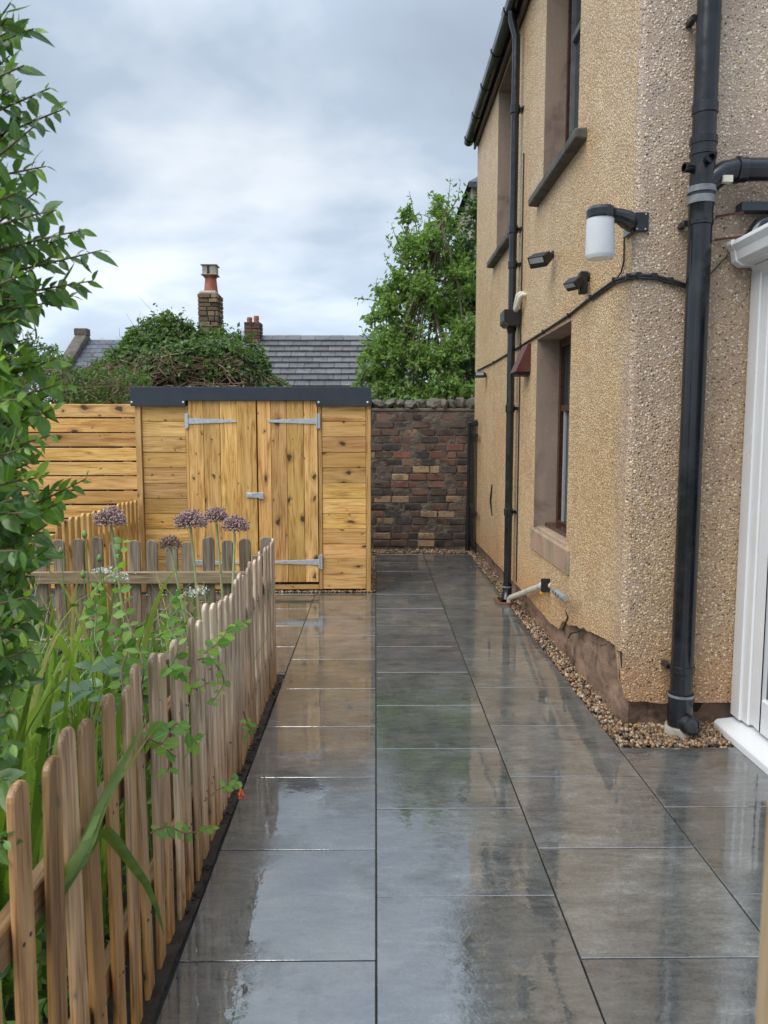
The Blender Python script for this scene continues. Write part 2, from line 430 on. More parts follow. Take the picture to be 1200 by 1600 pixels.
def m_brick(name, *a, **k):
    m = m_stone(name, *a, **k); t = NT.__new__(NT); t.m = m; t.t = m.node_tree; t.b = t.t.nodes["Principled BSDF"]
    c = t.b.inputs["Base Color"].links[0].from_socket
    p = t.n("NewGeometry").outputs["Position"]
    n1 = t.noise(p, 7, 6, 0.7); n2 = t.noise(p, 38, 4, 0.7); n3 = t.noise(p, 1.9, 4, 0.6)
    c = t.mix(t.math('MULTIPLY', t.step(t.math('MULTIPLY_ADD', n2, 0.5, t.math('MULTIPLY', n1, 0.6)), 0.57, 0.68), 0.75), c, (0.12, 0.10, 0.08))
    c = t.mix(t.math('MULTIPLY', t.step(n3, 0.48, 0.68), 0.55), c, t.mix(1.0, c, (0.42, 0.40, 0.40), 'MULTIPLY'))
    t.set(Base_Color=c); return m
GOLD = [(0.0, (0.84, 0.64, 0.36)), (0.2, (0.72, 0.49, 0.22)), (0.36, (0.92, 0.79, 0.53)), (0.54, (0.55, 0.34, 0.145)), (0.66, (0.95, 0.90, 0.76)), (0.82, (0.78, 0.54, 0.26)), (0.95, (0.28, 0.15, 0.07))]
GREYG = [(0.0, (0.66, 0.52, 0.33)), (0.2, (0.50, 0.36, 0.21)), (0.4, (0.78, 0.68, 0.51)), (0.56, (0.34, 0.23, 0.14)), (0.68, (0.86, 0.80, 0.69)), (0.8, (0.55, 0.41, 0.25)), (0.9, (0.12, 0.09, 0.07))]
M = {}
M['slab'] = m_slab()
M['grout'] = m_plain("grout", (0.10, 0.10, 0.095), 0.5)
M['soil'] = m_plain("soil", (0.030, 0.021, 0.015), 0.7, 0.5, 22, 0.9)
M['ground'] = m_plain("rough_ground", (0.05, 0.065, 0.025), 0.9, 0.4, 2, 0.5)
M['render'] = m_pebbledash("pebbledash", (GOLD, (0.48, 0.315, 0.17), 0.78), (GREYG, (0.46, 0.35, 0.28), 0.64), 84)
M['sandstone'] = m_stone("sandstone", (0.10, 0.06, 0.04), (0.40, 0.255, 0.175), (0.024, 0.021, 0.018), 0.55, 9, (1, 0.45, 1), 1.0)
M['sill'] = m_stone("sill_stone", (0.30, 0.195, 0.13), (0.40, 0.28, 0.19), (0.20, 0.19, 0.115), 0.7, 5, bump=0.3)
M['sill_dark'] = m_stone("weathered_sill", (0.06, 0.058, 0.052), (0.13, 0.12, 0.10), (0.035, 0.036, 0.03), 0.8, 10)
M['reveal'] = m_stone("window_reveal", (0.24, 0.175, 0.135), (0.35, 0.26, 0.20), (0.15, 0.105, 0.085), 0.7, 4, (1, 1, 0.25), 0.25)
M['brown_frame'] = m_plain("brown_frame", (0.055, 0.022, 0.014), 0.3, 0.25)
M['grey_frame'] = m_plain("grey_frame", (0.16, 0.17, 0.18), 0.35, 0.2)
M['fascia'] = m_plain("fascia_paint", (0.115, 0.075, 0.062), 0.5, 0.2)
M['glass'] = NT("window_glass").set(Base_Color=(0.035, 0.042, 0.045), Roughness=0.04, Specular_IOR_Level=0.9)
M['curtain'] = m_plain("net_curtain", (0.45, 0.46, 0.46), 0.8, 0.12, 14)
M['black'] = m_plain("black_plastic", (0.010, 0.0115, 0.0145), 0.2, 0.5, 7, dirt=(0.028, 0.030, 0.033), spec=0.6)
M['black_matt'] = m_plain("black_cable", (0.012, 0.012, 0.013), 0.5, 0.3)
M['pvc_grey'] = m_plain("worn_socket", (0.19, 0.2, 0.21), 0.4, 0.35, 20)
M['white_pvc'] = m_plain("white_upvc", (0.76, 0.77, 0.78), 0.22, 0.025, 3, dirt=(0.68, 0.68, 0.66))
M['cream'] = m_plain("cream_plastic", (0.58, 0.54, 0.43), 0.35, 0.12, 9)
M['opal'] = m_plain("opal_plastic", (0.78, 0.79, 0.82), 0.28, 0.04, 5)
M['maroon'] = m_plain("maroon_plastic", (0.10, 0.026, 0.022), 0.4, 0.2)
M['yellow'] = m_plain("yellow_plastic", (0.62, 0.36, 0.03), 0.4, 0.1)
M['grey_plastic'] = m_plain("grey_plastic", (0.27, 0.29, 0.29), 0.4, 0.2)
M['rubber'] = m_plain("lens_grey", (0.33, 0.35, 0.36), 0.2, 0.1)
M['clay_dark'] = m_plain("clay_gully", (0.15, 0.07, 0.045), 0.5, 0.4, 20)
M['clay'] = m_plain("clay_pot", (0.34, 0.115, 0.07), 0.7, 0.25, 12)
M['nail'] = m_plain("rusty_nail", (0.06, 0.045, 0.038), 0.5, 0.3, 40)
M['cement'] = m_plain("cement", (0.40, 0.36, 0.30), 0.8, 0.3, 18, 0.5)
M['steel'] = m_plain("galvanised_steel", (0.55, 0.58, 0.60), 0.36, 0.15, 30, spec=0.8)
M['steel'].node_tree.nodes["Principled BSDF"].inputs["Metallic"].default_value = 0.45
M['anthracite'] = m_plain("anthracite_trim", (0.030, 0.038, 0.050), 0.38, 0.18, 6)
wl_, wm_, wd_ = (0.80, 0.51, 0.195), (0.64, 0.36, 0.105), (0.36, 0.16, 0.04)
M['board_x'] = m_wood("new_board", 'x', wl_, wm_, wd_, 0.7)
M['board_z'] = m_wood("new_upright_board", 'z', wl_, wm_, wd_, 0.8)
M['new_picket'] = m_wood("new_picket_wood", 'z', (0.74, 0.49, 0.20), (0.60, 0.36, 0.12), (0.38, 0.19, 0.055), 0.5)
M['post'] = m_wood("pale_post_wood", 'z', (0.50, 0.38, 0.24), (0.40, 0.28, 0.16), (0.24, 0.14, 0.07), 0.9)
M['picket'] = m_wood("stained_picket_wood", 'z', (0.60, 0.315, 0.105), (0.42, 0.19, 0.055), (0.13, 0.048, 0.014), 0.6, 0.38, weather=(0.56, 0.375, 0.215), height=1.05)
M['old_picket'] = m_wood("weathered_picket_wood", 'z', (0.30, 0.225, 0.14), (0.18, 0.125, 0.075), (0.075, 0.05, 0.03), 0.35, 0.55, weather=(0.20, 0.165, 0.12), height=0.85)
M['old_rail'] = m_wood("weathered_rail_wood", 'x', (0.36, 0.27, 0.165), (0.25, 0.175, 0.10), (0.12, 0.08, 0.045), 0.3, 0.55)
M['old_rail_y'] = m_wood("stained_rail_wood", 'y', (0.36, 0.235, 0.12), (0.25, 0.145, 0.065), (0.12, 0.06, 0.025), 0.3, 0.5)
M['brick'] = m_brick("old_brick", (0.75, 0.72, 0.70), (1.0, 1.0, 1.0), (0.28, 0.26, 0.25), 0.62, 9, (1, 1, 1), 0.7, ocol=True)
M['mortar'] = m_stone("old_mortar", (0.075, 0.063, 0.051), (0.165, 0.138, 0.108), (0.035, 0.032, 0.027), 0.8, 7, (1, 1, 1), 0.8)
M['coping'] = m_stone("coping_stone", (0.07, 0.062, 0.048), (0.17, 0.148, 0.115), (0.03, 0.032, 0.022), 0.85, 8, (1, 1, 1), 0.8)
M['rubble'] = m_stone("chimney_stone", (0.55, 0.52, 0.48), (1.0, 0.95, 0.88), (0.3, 0.28, 0.25), 0.85, 9, (1, 1, 1), 0.6, ocol=True)
M['slate'] = m_stone("roof_slate", (0.6, 0.6, 0.62), (1.0, 1.0, 1.0), (0.42, 0.43, 0.43), 0.45, 9, (1, 1, 1), 0.5, ocol=True)
M['far_wall'] = m_stone("cottage_wall", (0.27, 0.225, 0.16), (0.38, 0.33, 0.25), (0.18, 0.15, 0.11), 0.9, 3, (1, 1, 1), 0.4)
M['iron'] = m_plain("black_iron", (0.011, 0.011, 0.012), 0.4, 0.3)
M['gravel'] = m_island("wet_gravel", [(0.0, (0.06, 0.04, 0.027)), (0.16, (0.30, 0.165, 0.07)), (0.32, (0.10, 0.07, 0.05)), (0.46, (0.42, 0.28, 0.15)), (0.6, (0.065, 0.062, 0.066)), (0.74, (0.36, 0.185, 0.07)), (0.88, (0.52, 0.43, 0.31)), (1.0, (0.14, 0.07, 0.04))], 0.22)
M['bark'] = m_stone("bark", (0.085, 0.06, 0.042), (0.17, 0.125, 0.09), (0.05, 0.036, 0.026), 0.8, 9, (1, 1, 0.3))
M['twig'] = m_plain("twig", (0.13, 0.085, 0.05), 0.6, 0.3, 30)
M['green_stem'] = m_plain("green_stem", (0.15, 0.24, 0.07), 0.5, 0.25, 20)
M['pale_stem'] = m_plain("pale_stem", (0.30, 0.34, 0.16), 0.5, 0.2, 20)
M['red_stem'] = m_plain("reddish_stem", (0.22, 0.11, 0.06), 0.5, 0.3, 20)
M['dead'] = m_island("dead_stems", [(0.0, (0.10, 0.065, 0.04)), (0.4, (0.20, 0.135, 0.085)), (0.75, (0.30, 0.205, 0.135)), (1.0, (0.15, 0.10, 0.07))], 0.8)
M['dark_core'] = m_plain("inner_dark", (0.035, 0.028, 0.018), 0.9, 0.4, 8, 0.8)
M['shrub'] = m_leaf("shrub_leaf", (0.035, 0.088, 0.024), (0.066, 0.14, 0.030), (0.125, 0.215, 0.045), 0.27, 0.36, rib=True)
M['shrub_young'] = m_leaf("young_shrub_leaf", (0.09, 0.19, 0.035), (0.15, 0.28, 0.045), (0.24, 0.36, 0.065), 0.3, 0.42, rib=True)
M['ivy'] = m_leaf("ivy_leaf", (0.05, 0.10, 0.028), (0.09, 0.16, 0.042), (0.15, 0.225, 0.065), 0.45, 0.3)
M['hedge'] = m_leaf("hedge_leaf", (0.05, 0.10, 0.02), (0.09, 0.165, 0.032), (0.15, 0.23, 0.05), 0.5, 0.3)
M['tree'] = m_leaf("tree_leaf", (0.115, 0.20, 0.06), (0.185, 0.295, 0.085), (0.26, 0.37, 0.12), 0.5, 0.48)
M['tree_dark'] = m_leaf("evergreen_leaf", (0.03, 0.075, 0.025), (0.05, 0.11, 0.03), (0.085, 0.16, 0.04), 0.45, 0.28)
M['far_tree'] = m_leaf("far_leaf", (0.07, 0.115, 0.05), (0.10, 0.155, 0.07), (0.145, 0.20, 0.09), 0.6, 0.3)
M['blade'] = m_leaf("blade_leaf", (0.12, 0.20, 0.038), (0.22, 0.33, 0.065), (0.36, 0.46, 0.13), 0.34, 0.46, 12)
M['blade_dry'] = m_leaf("withered_blade", (0.34, 0.27, 0.12), (0.42, 0.36, 0.18), (0.30, 0.34, 0.10), 0.6, 0.3, 12)
M['lungwort'] = m_leaf("spotted_leaf", (0.06, 0.13, 0.06), (0.10, 0.18, 0.09), (0.16, 0.24, 0.13), 0.4, 0.25, 160)
M['lime'] = m_leaf("lime_leaf", (0.24, 0.36, 0.05), (0.34, 0.46, 0.08), (0.42, 0.52, 0.12), 0.5, 0.4)
M['vine'] = m_leaf("vine_leaf", (0.09, 0.20, 0.05), (0.16, 0.31, 0.06), (0.28, 0.42, 0.08), 0.36, 0.42, rib=True)
M['cover'] = m_leaf("border_leaf", (0.05, 0.11, 0.03), (0.09, 0.18, 0.04), (0.19, 0.29, 0.07), 0.45, 0.34)
M['allium'] = m_island("allium_florets", [(0.0, (0.18, 0.10, 0.10)), (0.35, (0.40, 0.235, 0.255)), (0.7, (0.54, 0.39, 0.37)), (1.0, (0.42, 0.35, 0.24))], 0.6)
M['allium_dry'] = m_island("dry_allium_florets", [(0.0, (0.15, 0.09, 0.08)), (0.5, (0.30, 0.19, 0.16)), (1.0, (0.24, 0.20, 0.12))], 0.7)
M['white_petal'] = m_island("white_florets", [(0.0, (0.62, 0.64, 0.55)), (0.5, (0.78, 0.79, 0.74)), (1.0, (0.50, 0.56, 0.38))], 0.6)
M['red_petal'] = m_island("red_petals", [(0.0, (0.62, 0.07, 0.03)), (1.0, (0.75, 0.19, 0.07))], 0.5)

# ------------------------------------------------------------------ ground, patio, gravel
g = MB(); g.box(-200, 200, -200, 200, -0.4, -0.10)
tag(g.build("ground", M['ground']), kind="structure")
g = MB(); g.box(-6, 1.27, -1.5, 12, -0.098, -0.024)
tag(g.build("patio_bed", M['grout']), kind="structure")
g = MB(); g.box(1.2, 4.2, -1.5, 3.62, -0.097, -0.0245)
tag(g.build("porch_bed", M['grout']), kind="structure")

patio = thing("patio", None, None, (0, 0, 0), kind="structure")
_slabs = {}
def slab(x0, x1, y0, y1):
    k = (round(x1 - x0, 3), round(y1 - y0, 3))
    if k not in _slabs:
        mb = MB(); mb.box(-k[0] / 2, k[0] / 2, -k[1] / 2, k[1] / 2, -0.02, 0)
        _slabs[k] = mb.mesh("paving_slab", M['slab'], bevel=0.0016)
    q = R.uniform(0.86, 1.16)
    place("paving_slab", _slabs[k], patio, ((x0 + x1) / 2, (y0 + y1) / 2, R.uniform(-0.0006, 0.0006)),
          (R.gauss(0, 0.0011), R.gauss(0, 0.0011), 0), color=(q, q * R.uniform(0.985, 1.01), q * R.uniform(0.95, 1.0)))
def column(xa, xb, ya, yb, phase):
    j = 0.0026
    y = phase - 0.6 * 10
    while y < yb:
        a, b = max(y, ya), min(y + 0.6, yb)
        if b - a > 0.03: slab(xa + j, xb - j, a + j, b - j)
        y += 0.6
EV, OD = 2.414, 2.104
column(-0.58, 0.0, -0.6, 7.28, OD)
column(0.0, 0.6, -0.6, 9.66, EV)
column(0.6, 1.19, -0.6, 9.66, OD)
column(1.19, 1.8, -0.6, 3.615, EV)
for i in range(1, 4):
    column(-0.58 - 0.6 * i, 0.02 - 0.6 * i, 4.78, 7.28, OD if i % 2 == 0 else EV)

def pebble_mesh(areas, name, size=(0.008, 0.017)):
    mb = MB()
    t = (1 + 5 ** 0.5) / 2
    iv = [Vector(q).normalized() for q in ((-1, t, 0), (1, t, 0), (-1, -t, 0), (1, -t, 0), (0, -1, t), (0, 1, t), (0, -1, -t), (0, 1, -t), (t, 0, -1), (t, 0, 1), (-t, 0, -1), (-t, 0, 1))]
    fi = [(0, 11, 5), (0, 5, 1), (0, 1, 7), (0, 7, 10), (0, 10, 11), (1, 5, 9), (5, 11, 4), (11, 10, 2), (10, 7, 6), (7, 1, 8), (3, 9, 4), (3, 4, 2), (3, 2, 6), (3, 6, 8), (3, 8, 9), (4, 9, 5), (2, 4, 11), (6, 2, 10), (8, 6, 7), (9, 8, 1)]
    for (x0, x1, y0, y1, z0, z1, n) in areas:
        for _ in range(n):
            s = R.uniform(*size); p = Vector((R.uniform(x0, x1), R.uniform(y0, y1), R.uniform(z0, z1)))
            q = Quaternion((R.gauss(0, 1), R.gauss(0, 1), R.gauss(0, 1), R.gauss(0, 1))).normalized()
            a, b, c = s * R.uniform(0.8, 1.3), s * R.uniform(0.7, 1.0), s * R.uniform(0.45, 0.8)
            mb.add([p + q @ Vector((w.x * a, w.y * b, w.z * c)) for w in iv], fi)
    o = mb.build(name, M['gravel'], smooth=True)
    return tag(o, kind="stuff")
g = MB()
g.box(1.19, 1.42, 3.60, 9.98, -0.09, -0.026); g.box(1.421, 1.86, 3.62, 3.98, -0.09, -0.026)
g.box(-0.2, 1.189, 9.665, 10.1, -0.09, -0.0235)
tag(g.build("gravel_bed", M['soil']), kind="structure")
pebble_mesh([(1.2, 1.36, 3.64, 6.2, -0.022, 0.008, 2500), (1.2, 1.36, 6.2, 9.9, -0.022, 0.006, 2200), (1.36, 1.82, 3.64, 3.92, -0.022, 0.012, 1500),
             (-0.05, 1.2, 9.68, 9.98, -0.022, 0.012, 1400), (-0.045, -0.008, 7.32, 9.45, 0.002, 0.012, 420), (-2.2, -0.02, 7.285, 7.33, 0.002, 0.012, 700)], "gravel")
# garden bed and the strip of bare soil along the fence
g = MB()
n = 40
vs, fs = [], []
for i in range(n + 1):
    for j in range(n + 1):
        x = -5.0 + (5.0 - 0.582) * i / n; y = -0.8 + 5.52 * j / n
        z = 0.012 + 0.03 * noise.noise(Vector((x * 3, y * 3, 0.3))) + (0.02 if x < -0.9 else 0)
        vs.append((x, y, max(z, -0.02)))
for i in range(n):
    for j in range(n):
        a = i * (n + 1) + j; fs.append((a, a + n + 1, a + n + 2, a + 1))
g.add(vs, fs)
tag(g.build("garden_soil", M['soil'], smooth=True), kind="structure")
pebble = MB()
for _ in range(240):
    p = Vector((R.uniform(-0.63, -0.585), R.uniform(1.2, 4.6), R.uniform(0.0, 0.012))); s = R.uniform(0.003, 0.008)
    pebble.box(p.x - s, p.x + s, p.y - s * 1.3, p.y + s * 1.3, p.z, p.z + s)
tag(pebble.build("soil_crumbs", M['soil']), kind="stuff")

# ------------------------------------------------------------------ the house
XW, YF, YE = 1.27, 3.87, 9.92
EAVE = 5.08
house = thing("rendered_house", "two storey house in golden pebbledash render beside the wet patio", "house", (2.5, 6.8, 0))
WINS = [(5.06, 6.12, 0.78, 2.26), (5.02, 6.02, 3.36, 5.02), (7.42, 8.28, 3.36, 5.02)]
def zb(y):                                                   # the broken lower edge of the render
    pts = [(3.87, 0.13), (3.92, 0.30), (3.98, 0.41), (4.2, 0.395), (4.45, 0.36), (4.7, 0.325), (4.95, 0.275), (5.12, 0.26), (5.2, 0.18), (5.5, 0.155), (6.2, 0.17), (7.5, 0.16), (9.95, 0.15)]
    for (a, p), (b, q) in zip(pts, pts[1:]):
        if y <= b: 
            return p + (q - p) * (y - a) / (b - a) + 0.018 * noise.noise(Vector((y * 11, 0, 0)))
    return 0.15
def sheet(mb, pos, us, zs, holes, bottom):
    for a, b in zip(us, us[1:]):
        zlist = sorted(zs)
        for k in range(len(zlist) - 1):
            z0, z1 = zlist[k], zlist[k + 1]
            m_ = (a + b) / 2; zm = (z0 + z1) / 2
            if any(h[0] < m_ < h[1] and h[2] < zm < h[3] for h in holes): continue
            za, zb_ = (bottom(a), bottom(b)) if k == 0 else (z0, z0)
            mb.add([pos(a, za), pos(b, zb_), pos(b, z1), pos(a, z1)], [(0, 1, 2, 3)])
            if k == 0: mb.add([pos(a, za), pos(b, zb_), pos(b, zb_, 0.05), pos(a, za, 0.05)], [(0, 3, 2, 1)])
ys = sorted(set([round(3.90 + 0.04 * i, 3) for i in range(36)] + [5.06, 5.34] + [round(5.5 + 0.2 * i, 3) for i in range(22)] + [h for w in WINS for h in w[:2]] + [YE]))
ys = [y for y in ys if y <= YE]
zs = [0.1, 0.62] + [0.78, 2.26, 3.36, 5.02, EAVE]
wall = MB()
sheet(wall, lambda y, z, i=0.0: Vector((XW + i + 0.004 * noise.noise(Vector((y * 1.3, z * 1.3, 0))) * (0 if any(abs(y - q) < 0.01 for w in WINS for q in w[:2]) else 1), y, z)), ys[::-1], zs, WINS, zb)
wall.add([(XW, YE, 0.1), (5.5, YE, 0.1), (5.5, YE, EAVE), (XW, YE, EAVE)], [(0, 3, 2, 1)])
wall.build("wall", M['render'], house, smooth=False)
# the gable side that faces the conservatory, with its rounded arris
arc = [(1.27, 3.90), (1.2725, 3.8895), (1.279, 3.879), (1.288, 3.8725), (1.30, 3.87)]
front = MB()
def fz(k): return [0.36, 0.30, 0.24, 0.19, 0.16][k]
for k in range(4):
    a, b = arc[k], arc[k + 1]
    front.add([(a[0], a[1], fz(k)), (a[0], a[1], 6.4), (b[0], b[1], 6.4), (b[0], b[1], fz(k + 1))], [(0, 1, 2, 3)])
xs = [1.30 + 0.04 * i for i in range(15)] + [1.9, 2.6, 5.5]
def fzb(x): return 0.135 + 0.016 * noise.noise(Vector((x * 9, 2, 0))) + max(0, 1.34 - x) * 0.6
for a, b in zip(xs, xs[1:]):
    front.add([(a, YF, fzb(a)), (a, YF, 6.4), (b, YF, 6.4), (b, YF, fzb(b))], [(0, 1, 2, 3)])
    front.add([(a, YF, fzb(a)), (b, YF, fzb(b)), (b, YF + 0.05, fzb(b)), (a, YF + 0.05, fzb(a))], [(0, 1, 2, 3)])
tag(front.build("wall", M['render'], house), "grey and pink pebbledash of the wall behind the thick black pipe")
# exposed sandstone footing, rough and eroded
pl = MB()
def ridge(path, top, name):
    vs, fs = [], []
    nz = 9
    for (x, y, nx, ny) in path:
        for k in range(nz + 1):
            z = -0.06 + (top + 0.06) * k / nz
            q = Vector((x * 6, y * 6, z * 9))
            dd = 0.019 * noise.noise(q) + 0.016 * noise.noise(q * 2.7) + 0.010 * noise.noise(q * 6) + 0.03 * max(0, 0.15 - z) - 0.012
            vs.append((x + nx * dd, y + ny * dd, z))
    for i in range(len(path) - 1):
        for k in range(nz):
            a = i * (nz + 1) + k; fs.append((a, a + nz + 1, a + nz + 2, a + 1))
    pl.add(vs, fs)
path = [(XW + 0.028, YE - 0.05 * i, -1, 0) for i in range(int((YE - 3.96) / 0.05) + 1)]
path += [(1.302, 3.935, -0.9, -0.4), (1.312, 3.915, -0.7, -0.7), (1.33, 3.905, -0.4, -0.9)] + [(1.36 + 0.05 * i, 3.915 + 0.004 * min(i, 5), 0, -1) for i in range(12)]
ridge(path, 0.5, "plinth")
pl.build("plinth", M['sandstone'], house, auto=45)
CK = []                                                     # cracks at the edge of the broken render
for pts in ([(884, 955), (888, 965), (884, 975), (880, 985), (884, 992)], [(888, 998), (893, 990), (903, 988), (912, 984)], [(938, 1010), (948, 1008)], [(965, 1018), (971, 1020), (972, 1045)]):
    ck = MB(); CK.append(ck); ck.tube([Pw(x, y, XW - 0.002) for x, y in pts], [0.003] + [0.007] * (len(pts) - 2) + [0.003], 5)
for ck in CK: tag(ck.build("crack", M['dark_core'], house), "dark crack where the render has broken away")
core = MB(); core.box(1.55, 5.45, 3.95, 9.88, 0, 5.0); core.build("light_stop", M['dark_core'], house)  # solid dark box added inside the house so light cannot leak through
rv_depth = 0.175
for wi, (y0, y1, z0, z1) in enumerate(WINS):
    win = MB()
    xi = XW + rv_depth
    e_ = 0.0
    for (pa, pb) in (((y1, z0), (y1, z1)), ((y1, z1), (y0, z1)), ((y0, z1), (y0, z0)), ((y0, z0), (y1, z0))):
        win.add([(XW - 0.001, pa[0], pa[1]), (XW - 0.001, pb[0], pb[1]), (xi + 0.06, pb[0], pb[1]), (xi + 0.06, pa[0], pa[1])], [(0, 1, 2, 3)])
    w = win.build("window", M['reveal'], house)
    tag(w, ["ground floor window with brown frame and sandstone sill", "upper window nearest the corner with dark stone sill", "far upper window half hidden by the thin downpipe"][wi])
    fm = MB(); fw = 0.065
    fmat = M['brown_frame'] if wi == 0 else M['grey_frame']
    fx0, fx1 = xi, xi + 0.06
    fm.box(fx0, fx1, y0 + 0.003, y0 + fw, z0 + 0.003, z1 - 0.003); fm.box(fx0, fx1, y1 - fw, y1 - 0.003, z0 + 0.003, z1 - 0.003)
    fm.box(fx0, fx1, y0 + fw, y1 - fw, z0 + 0.003, z0 + fw); fm.box(fx0, fx1, y0 + fw, y1 - fw, z1 - fw, z1 - 0.003)
    zt = z0 + (z1 - z0) * 0.62
    fm.box(fx0 + 0.004, fx1 - 0.004, y0 + fw, y1 - fw, zt, zt + 0.05)
    fm.build("frame", fmat, w, bevel=0.004)
    pn = MB(); pn.box(fx0 + 0.03, fx0 + 0.042, y0 + fw, y1 - fw, z0 + fw, zt); pn.box(fx0 + 0.03, fx0 + 0.042, y0 + fw, y1 - fw, zt + 0.05, z1 - fw)
    pn.build("pane", M['glass'], w)
    if wi == 0:
        bd = MB(); bd.box(fx0 + 0.012, fx0 + 0.028, y1 - fw - 0.11, y1 - fw - 0.075, z0 + fw, zt); bd.build("glazing_bead", M['rubber'], w)
        s_ = MB(); s_.box(XW + 0.085, fx0 - 0.001, y0 + 0.01, y1 - 0.01, z0 + 0.008, z0 + 0.04); s_.build("sill_board", M['brown_frame'], w, bevel=0.006)
        s_ = MB(); s_.prism([(XW - 0.014, 0.60), (xi + 0.05, 0.60), (xi + 0.05, 0.796), (XW + 0.04, 0.787), (XW - 0.014, 0.768)], 'y', y0 - 0.10, y1 + 0.06)
        s_.build("sill", M['sill'], w, bevel=0.008)
    else:
        s_ = MB(); s_.prism([(XW - 0.075, z0 - 0.065), (XW + 0.05, z0 - 0.075), (xi, z0 - 0.07), (xi, z0 + 0.012), (XW - 0.075, z0 - 0.005)], 'y', y0 - 0.22, y1 + 0.20)
        s_.build("sill", M['sill_dark'], w, bevel=0.012, seg=2)
        if wi == 1:
            mb = MB(); mb.box(fx0 - 0.02, fx0 - 0.001, y1 - 0.045, y1 - 0.012, z0 + 0.02, z1 - 0.02); mb.build("frame_trim", M['brown_frame'], w)
fa = MB(); fa.box(XW - 0.045, XW - 0.02, 3.95, YE + 0.06, EAVE - 0.035, EAVE + 0.16); fa.box(XW - 0.02, XW + 0.1, 3.95, YE + 0.06, EAVE + 0.002, EAVE + 0.02)
fa.build("fascia", M['fascia'], house)
rf = MB(); rf.add([(XW - 0.10, 3.7, EAVE + 0.17), (XW - 0.10, YE + 0.1, EAVE + 0.17), (3.4, YE + 0.1, EAVE + 1.85), (3.4, 3.7, EAVE + 1.85), (5.6, 3.7, EAVE + 0.2), (5.6, YE + 0.1, EAVE + 0.2)], [(0, 1, 2, 3), (3, 2, 5, 4)])
rf.build("roof", M['slate'], house, color=(0.09, 0.09, 0.1))
gut = thing("gutter", "black half round gutter along the eaves of the pebbledash house", "gutter", (1.165, 6.8, EAVE))
gm = MB(); n = 10; gx, gz, gr = XW - 0.105, EAVE + 0.07, 0.062
ring = [(gx + gr * math.cos(PI + PI * k / n), gz + gr * math.sin(PI + PI * k / n)) for k in range(n + 1)]
ring2 = [(gx + (gr - 0.006) * math.cos(2 * PI - PI * k / n), gz + (gr - 0.006) * math.sin(2 * PI - PI * k / n)) for k in range(n + 1)]
gm.prism(ring + ring2, 'y', 3.72, YE + 0.08); gm.prism(ring, 'y', YE + 0.08, YE + 0.085)
gm.build("channel", M['black'], gut)
for k in range(9):
    y = 4.1 + 0.72 * k
    b = MB(); rr = [(gx + (gr + 0.007) * math.cos(PI + PI * j / n), gz + (gr + 0.007) * math.sin(PI + PI * j / n)) for j in range(n + 1)]
    b.prism(rr + [(gx + gr + 0.007, gz + 0.012), (gx - gr - 0.007, gz + 0.012)], 'y', y, y + (0.10 if k % 3 == 1 else 0.035)); b.build("bracket", M['black'], gut)

# ------------------------------------------------------------------ pipes and fittings on the house
dp = thing("downpipe", "thin black downpipe with hopper running down the long golden wall", "pipe", (1.2, 6.9, 0))
DX, DY = 1.205, 6.92
mb = MB(); mb.tube([(gx, DY, gz - 0.05), (gx, DY, gz - 0.12), (DX, DY, gz - 0.26), (DX, DY, gz - 0.34), (DX, DY, 2.58)], 0.034, 14); mb.build("pipe", M['black'], dp, auto=40)
mb = MB(); mb.tube([(DX, DY, 2.46), (DX, DY, 0.09)], 0.034, 14); mb.build("pipe", M['black'], dp, auto=40)
mb = MB(); mb.tube([(DX, DY, 0.16), (DX, DY, 0.09), (DX - 0.012, DY - 0.03, 0.03), (DX - 0.02, DY - 0.06, 0.0)], 0.042, 14); mb.build("shoe", M['black'], dp, auto=40)
mb = MB(); mb.lathe([(0.043, 0), (0.0435, 0.014)], (DX, DY, 0.125), 16); tag(mb.build("band", M['pvc_grey'], dp), "pale worn band at the foot of the pipe")
for z in (4.3, 3.3, 3.0, 0.82, 1.75):
    mb = MB(); mb.lathe([(0.036, -0.035), (0.0425, -0.03), (0.0425, 0.03), (0.036, 0.035)], (DX, DY, z), 16); mb.box(DX + 0.03, XW + 0.01, DY - 0.02, DY + 0.02, z - 0.015, z + 0.015); mb.box(XW - 0.012, XW, DY - 0.055, DY + 0.055, z - 0.012, z + 0.012)
    mb.build("clip", M['black'], dp, auto=40)
mb = MB(); c0 = Vector((DX - 0.005, DY - 0.02, 2.52))
mb.prism([(c0.x - 0.085, 2.60), (c0.x - 0.085, 2.49), (c0.x - 0.05, 2.46), (c0.x + 0.05, 2.46), (c0.x + 0.068, 2.49), (c0.x + 0.068, 2.60)], 'y', DY - 0.13, DY + 0.10)
mb.lathe([(0.034, 0), (0.05, 0.08)], (DX, DY, 2.40), 12)
mb.build("hopper", M['black'], dp, bevel=0.006)
mb = MB(); mb.tube([(XW - 0.008, DY - 0.12, 3.9), (XW - 0.008, DY - 0.125, 2.4), (XW - 0.008, DY - 0.12, 1.2), (XW - 0.008, DY - 0.125, 0.2)], 0.006, 6); tag(mb.build("downpipe_cable", M['black_matt']), "thin dark cable clipped beside the thin downpipe", "cable")
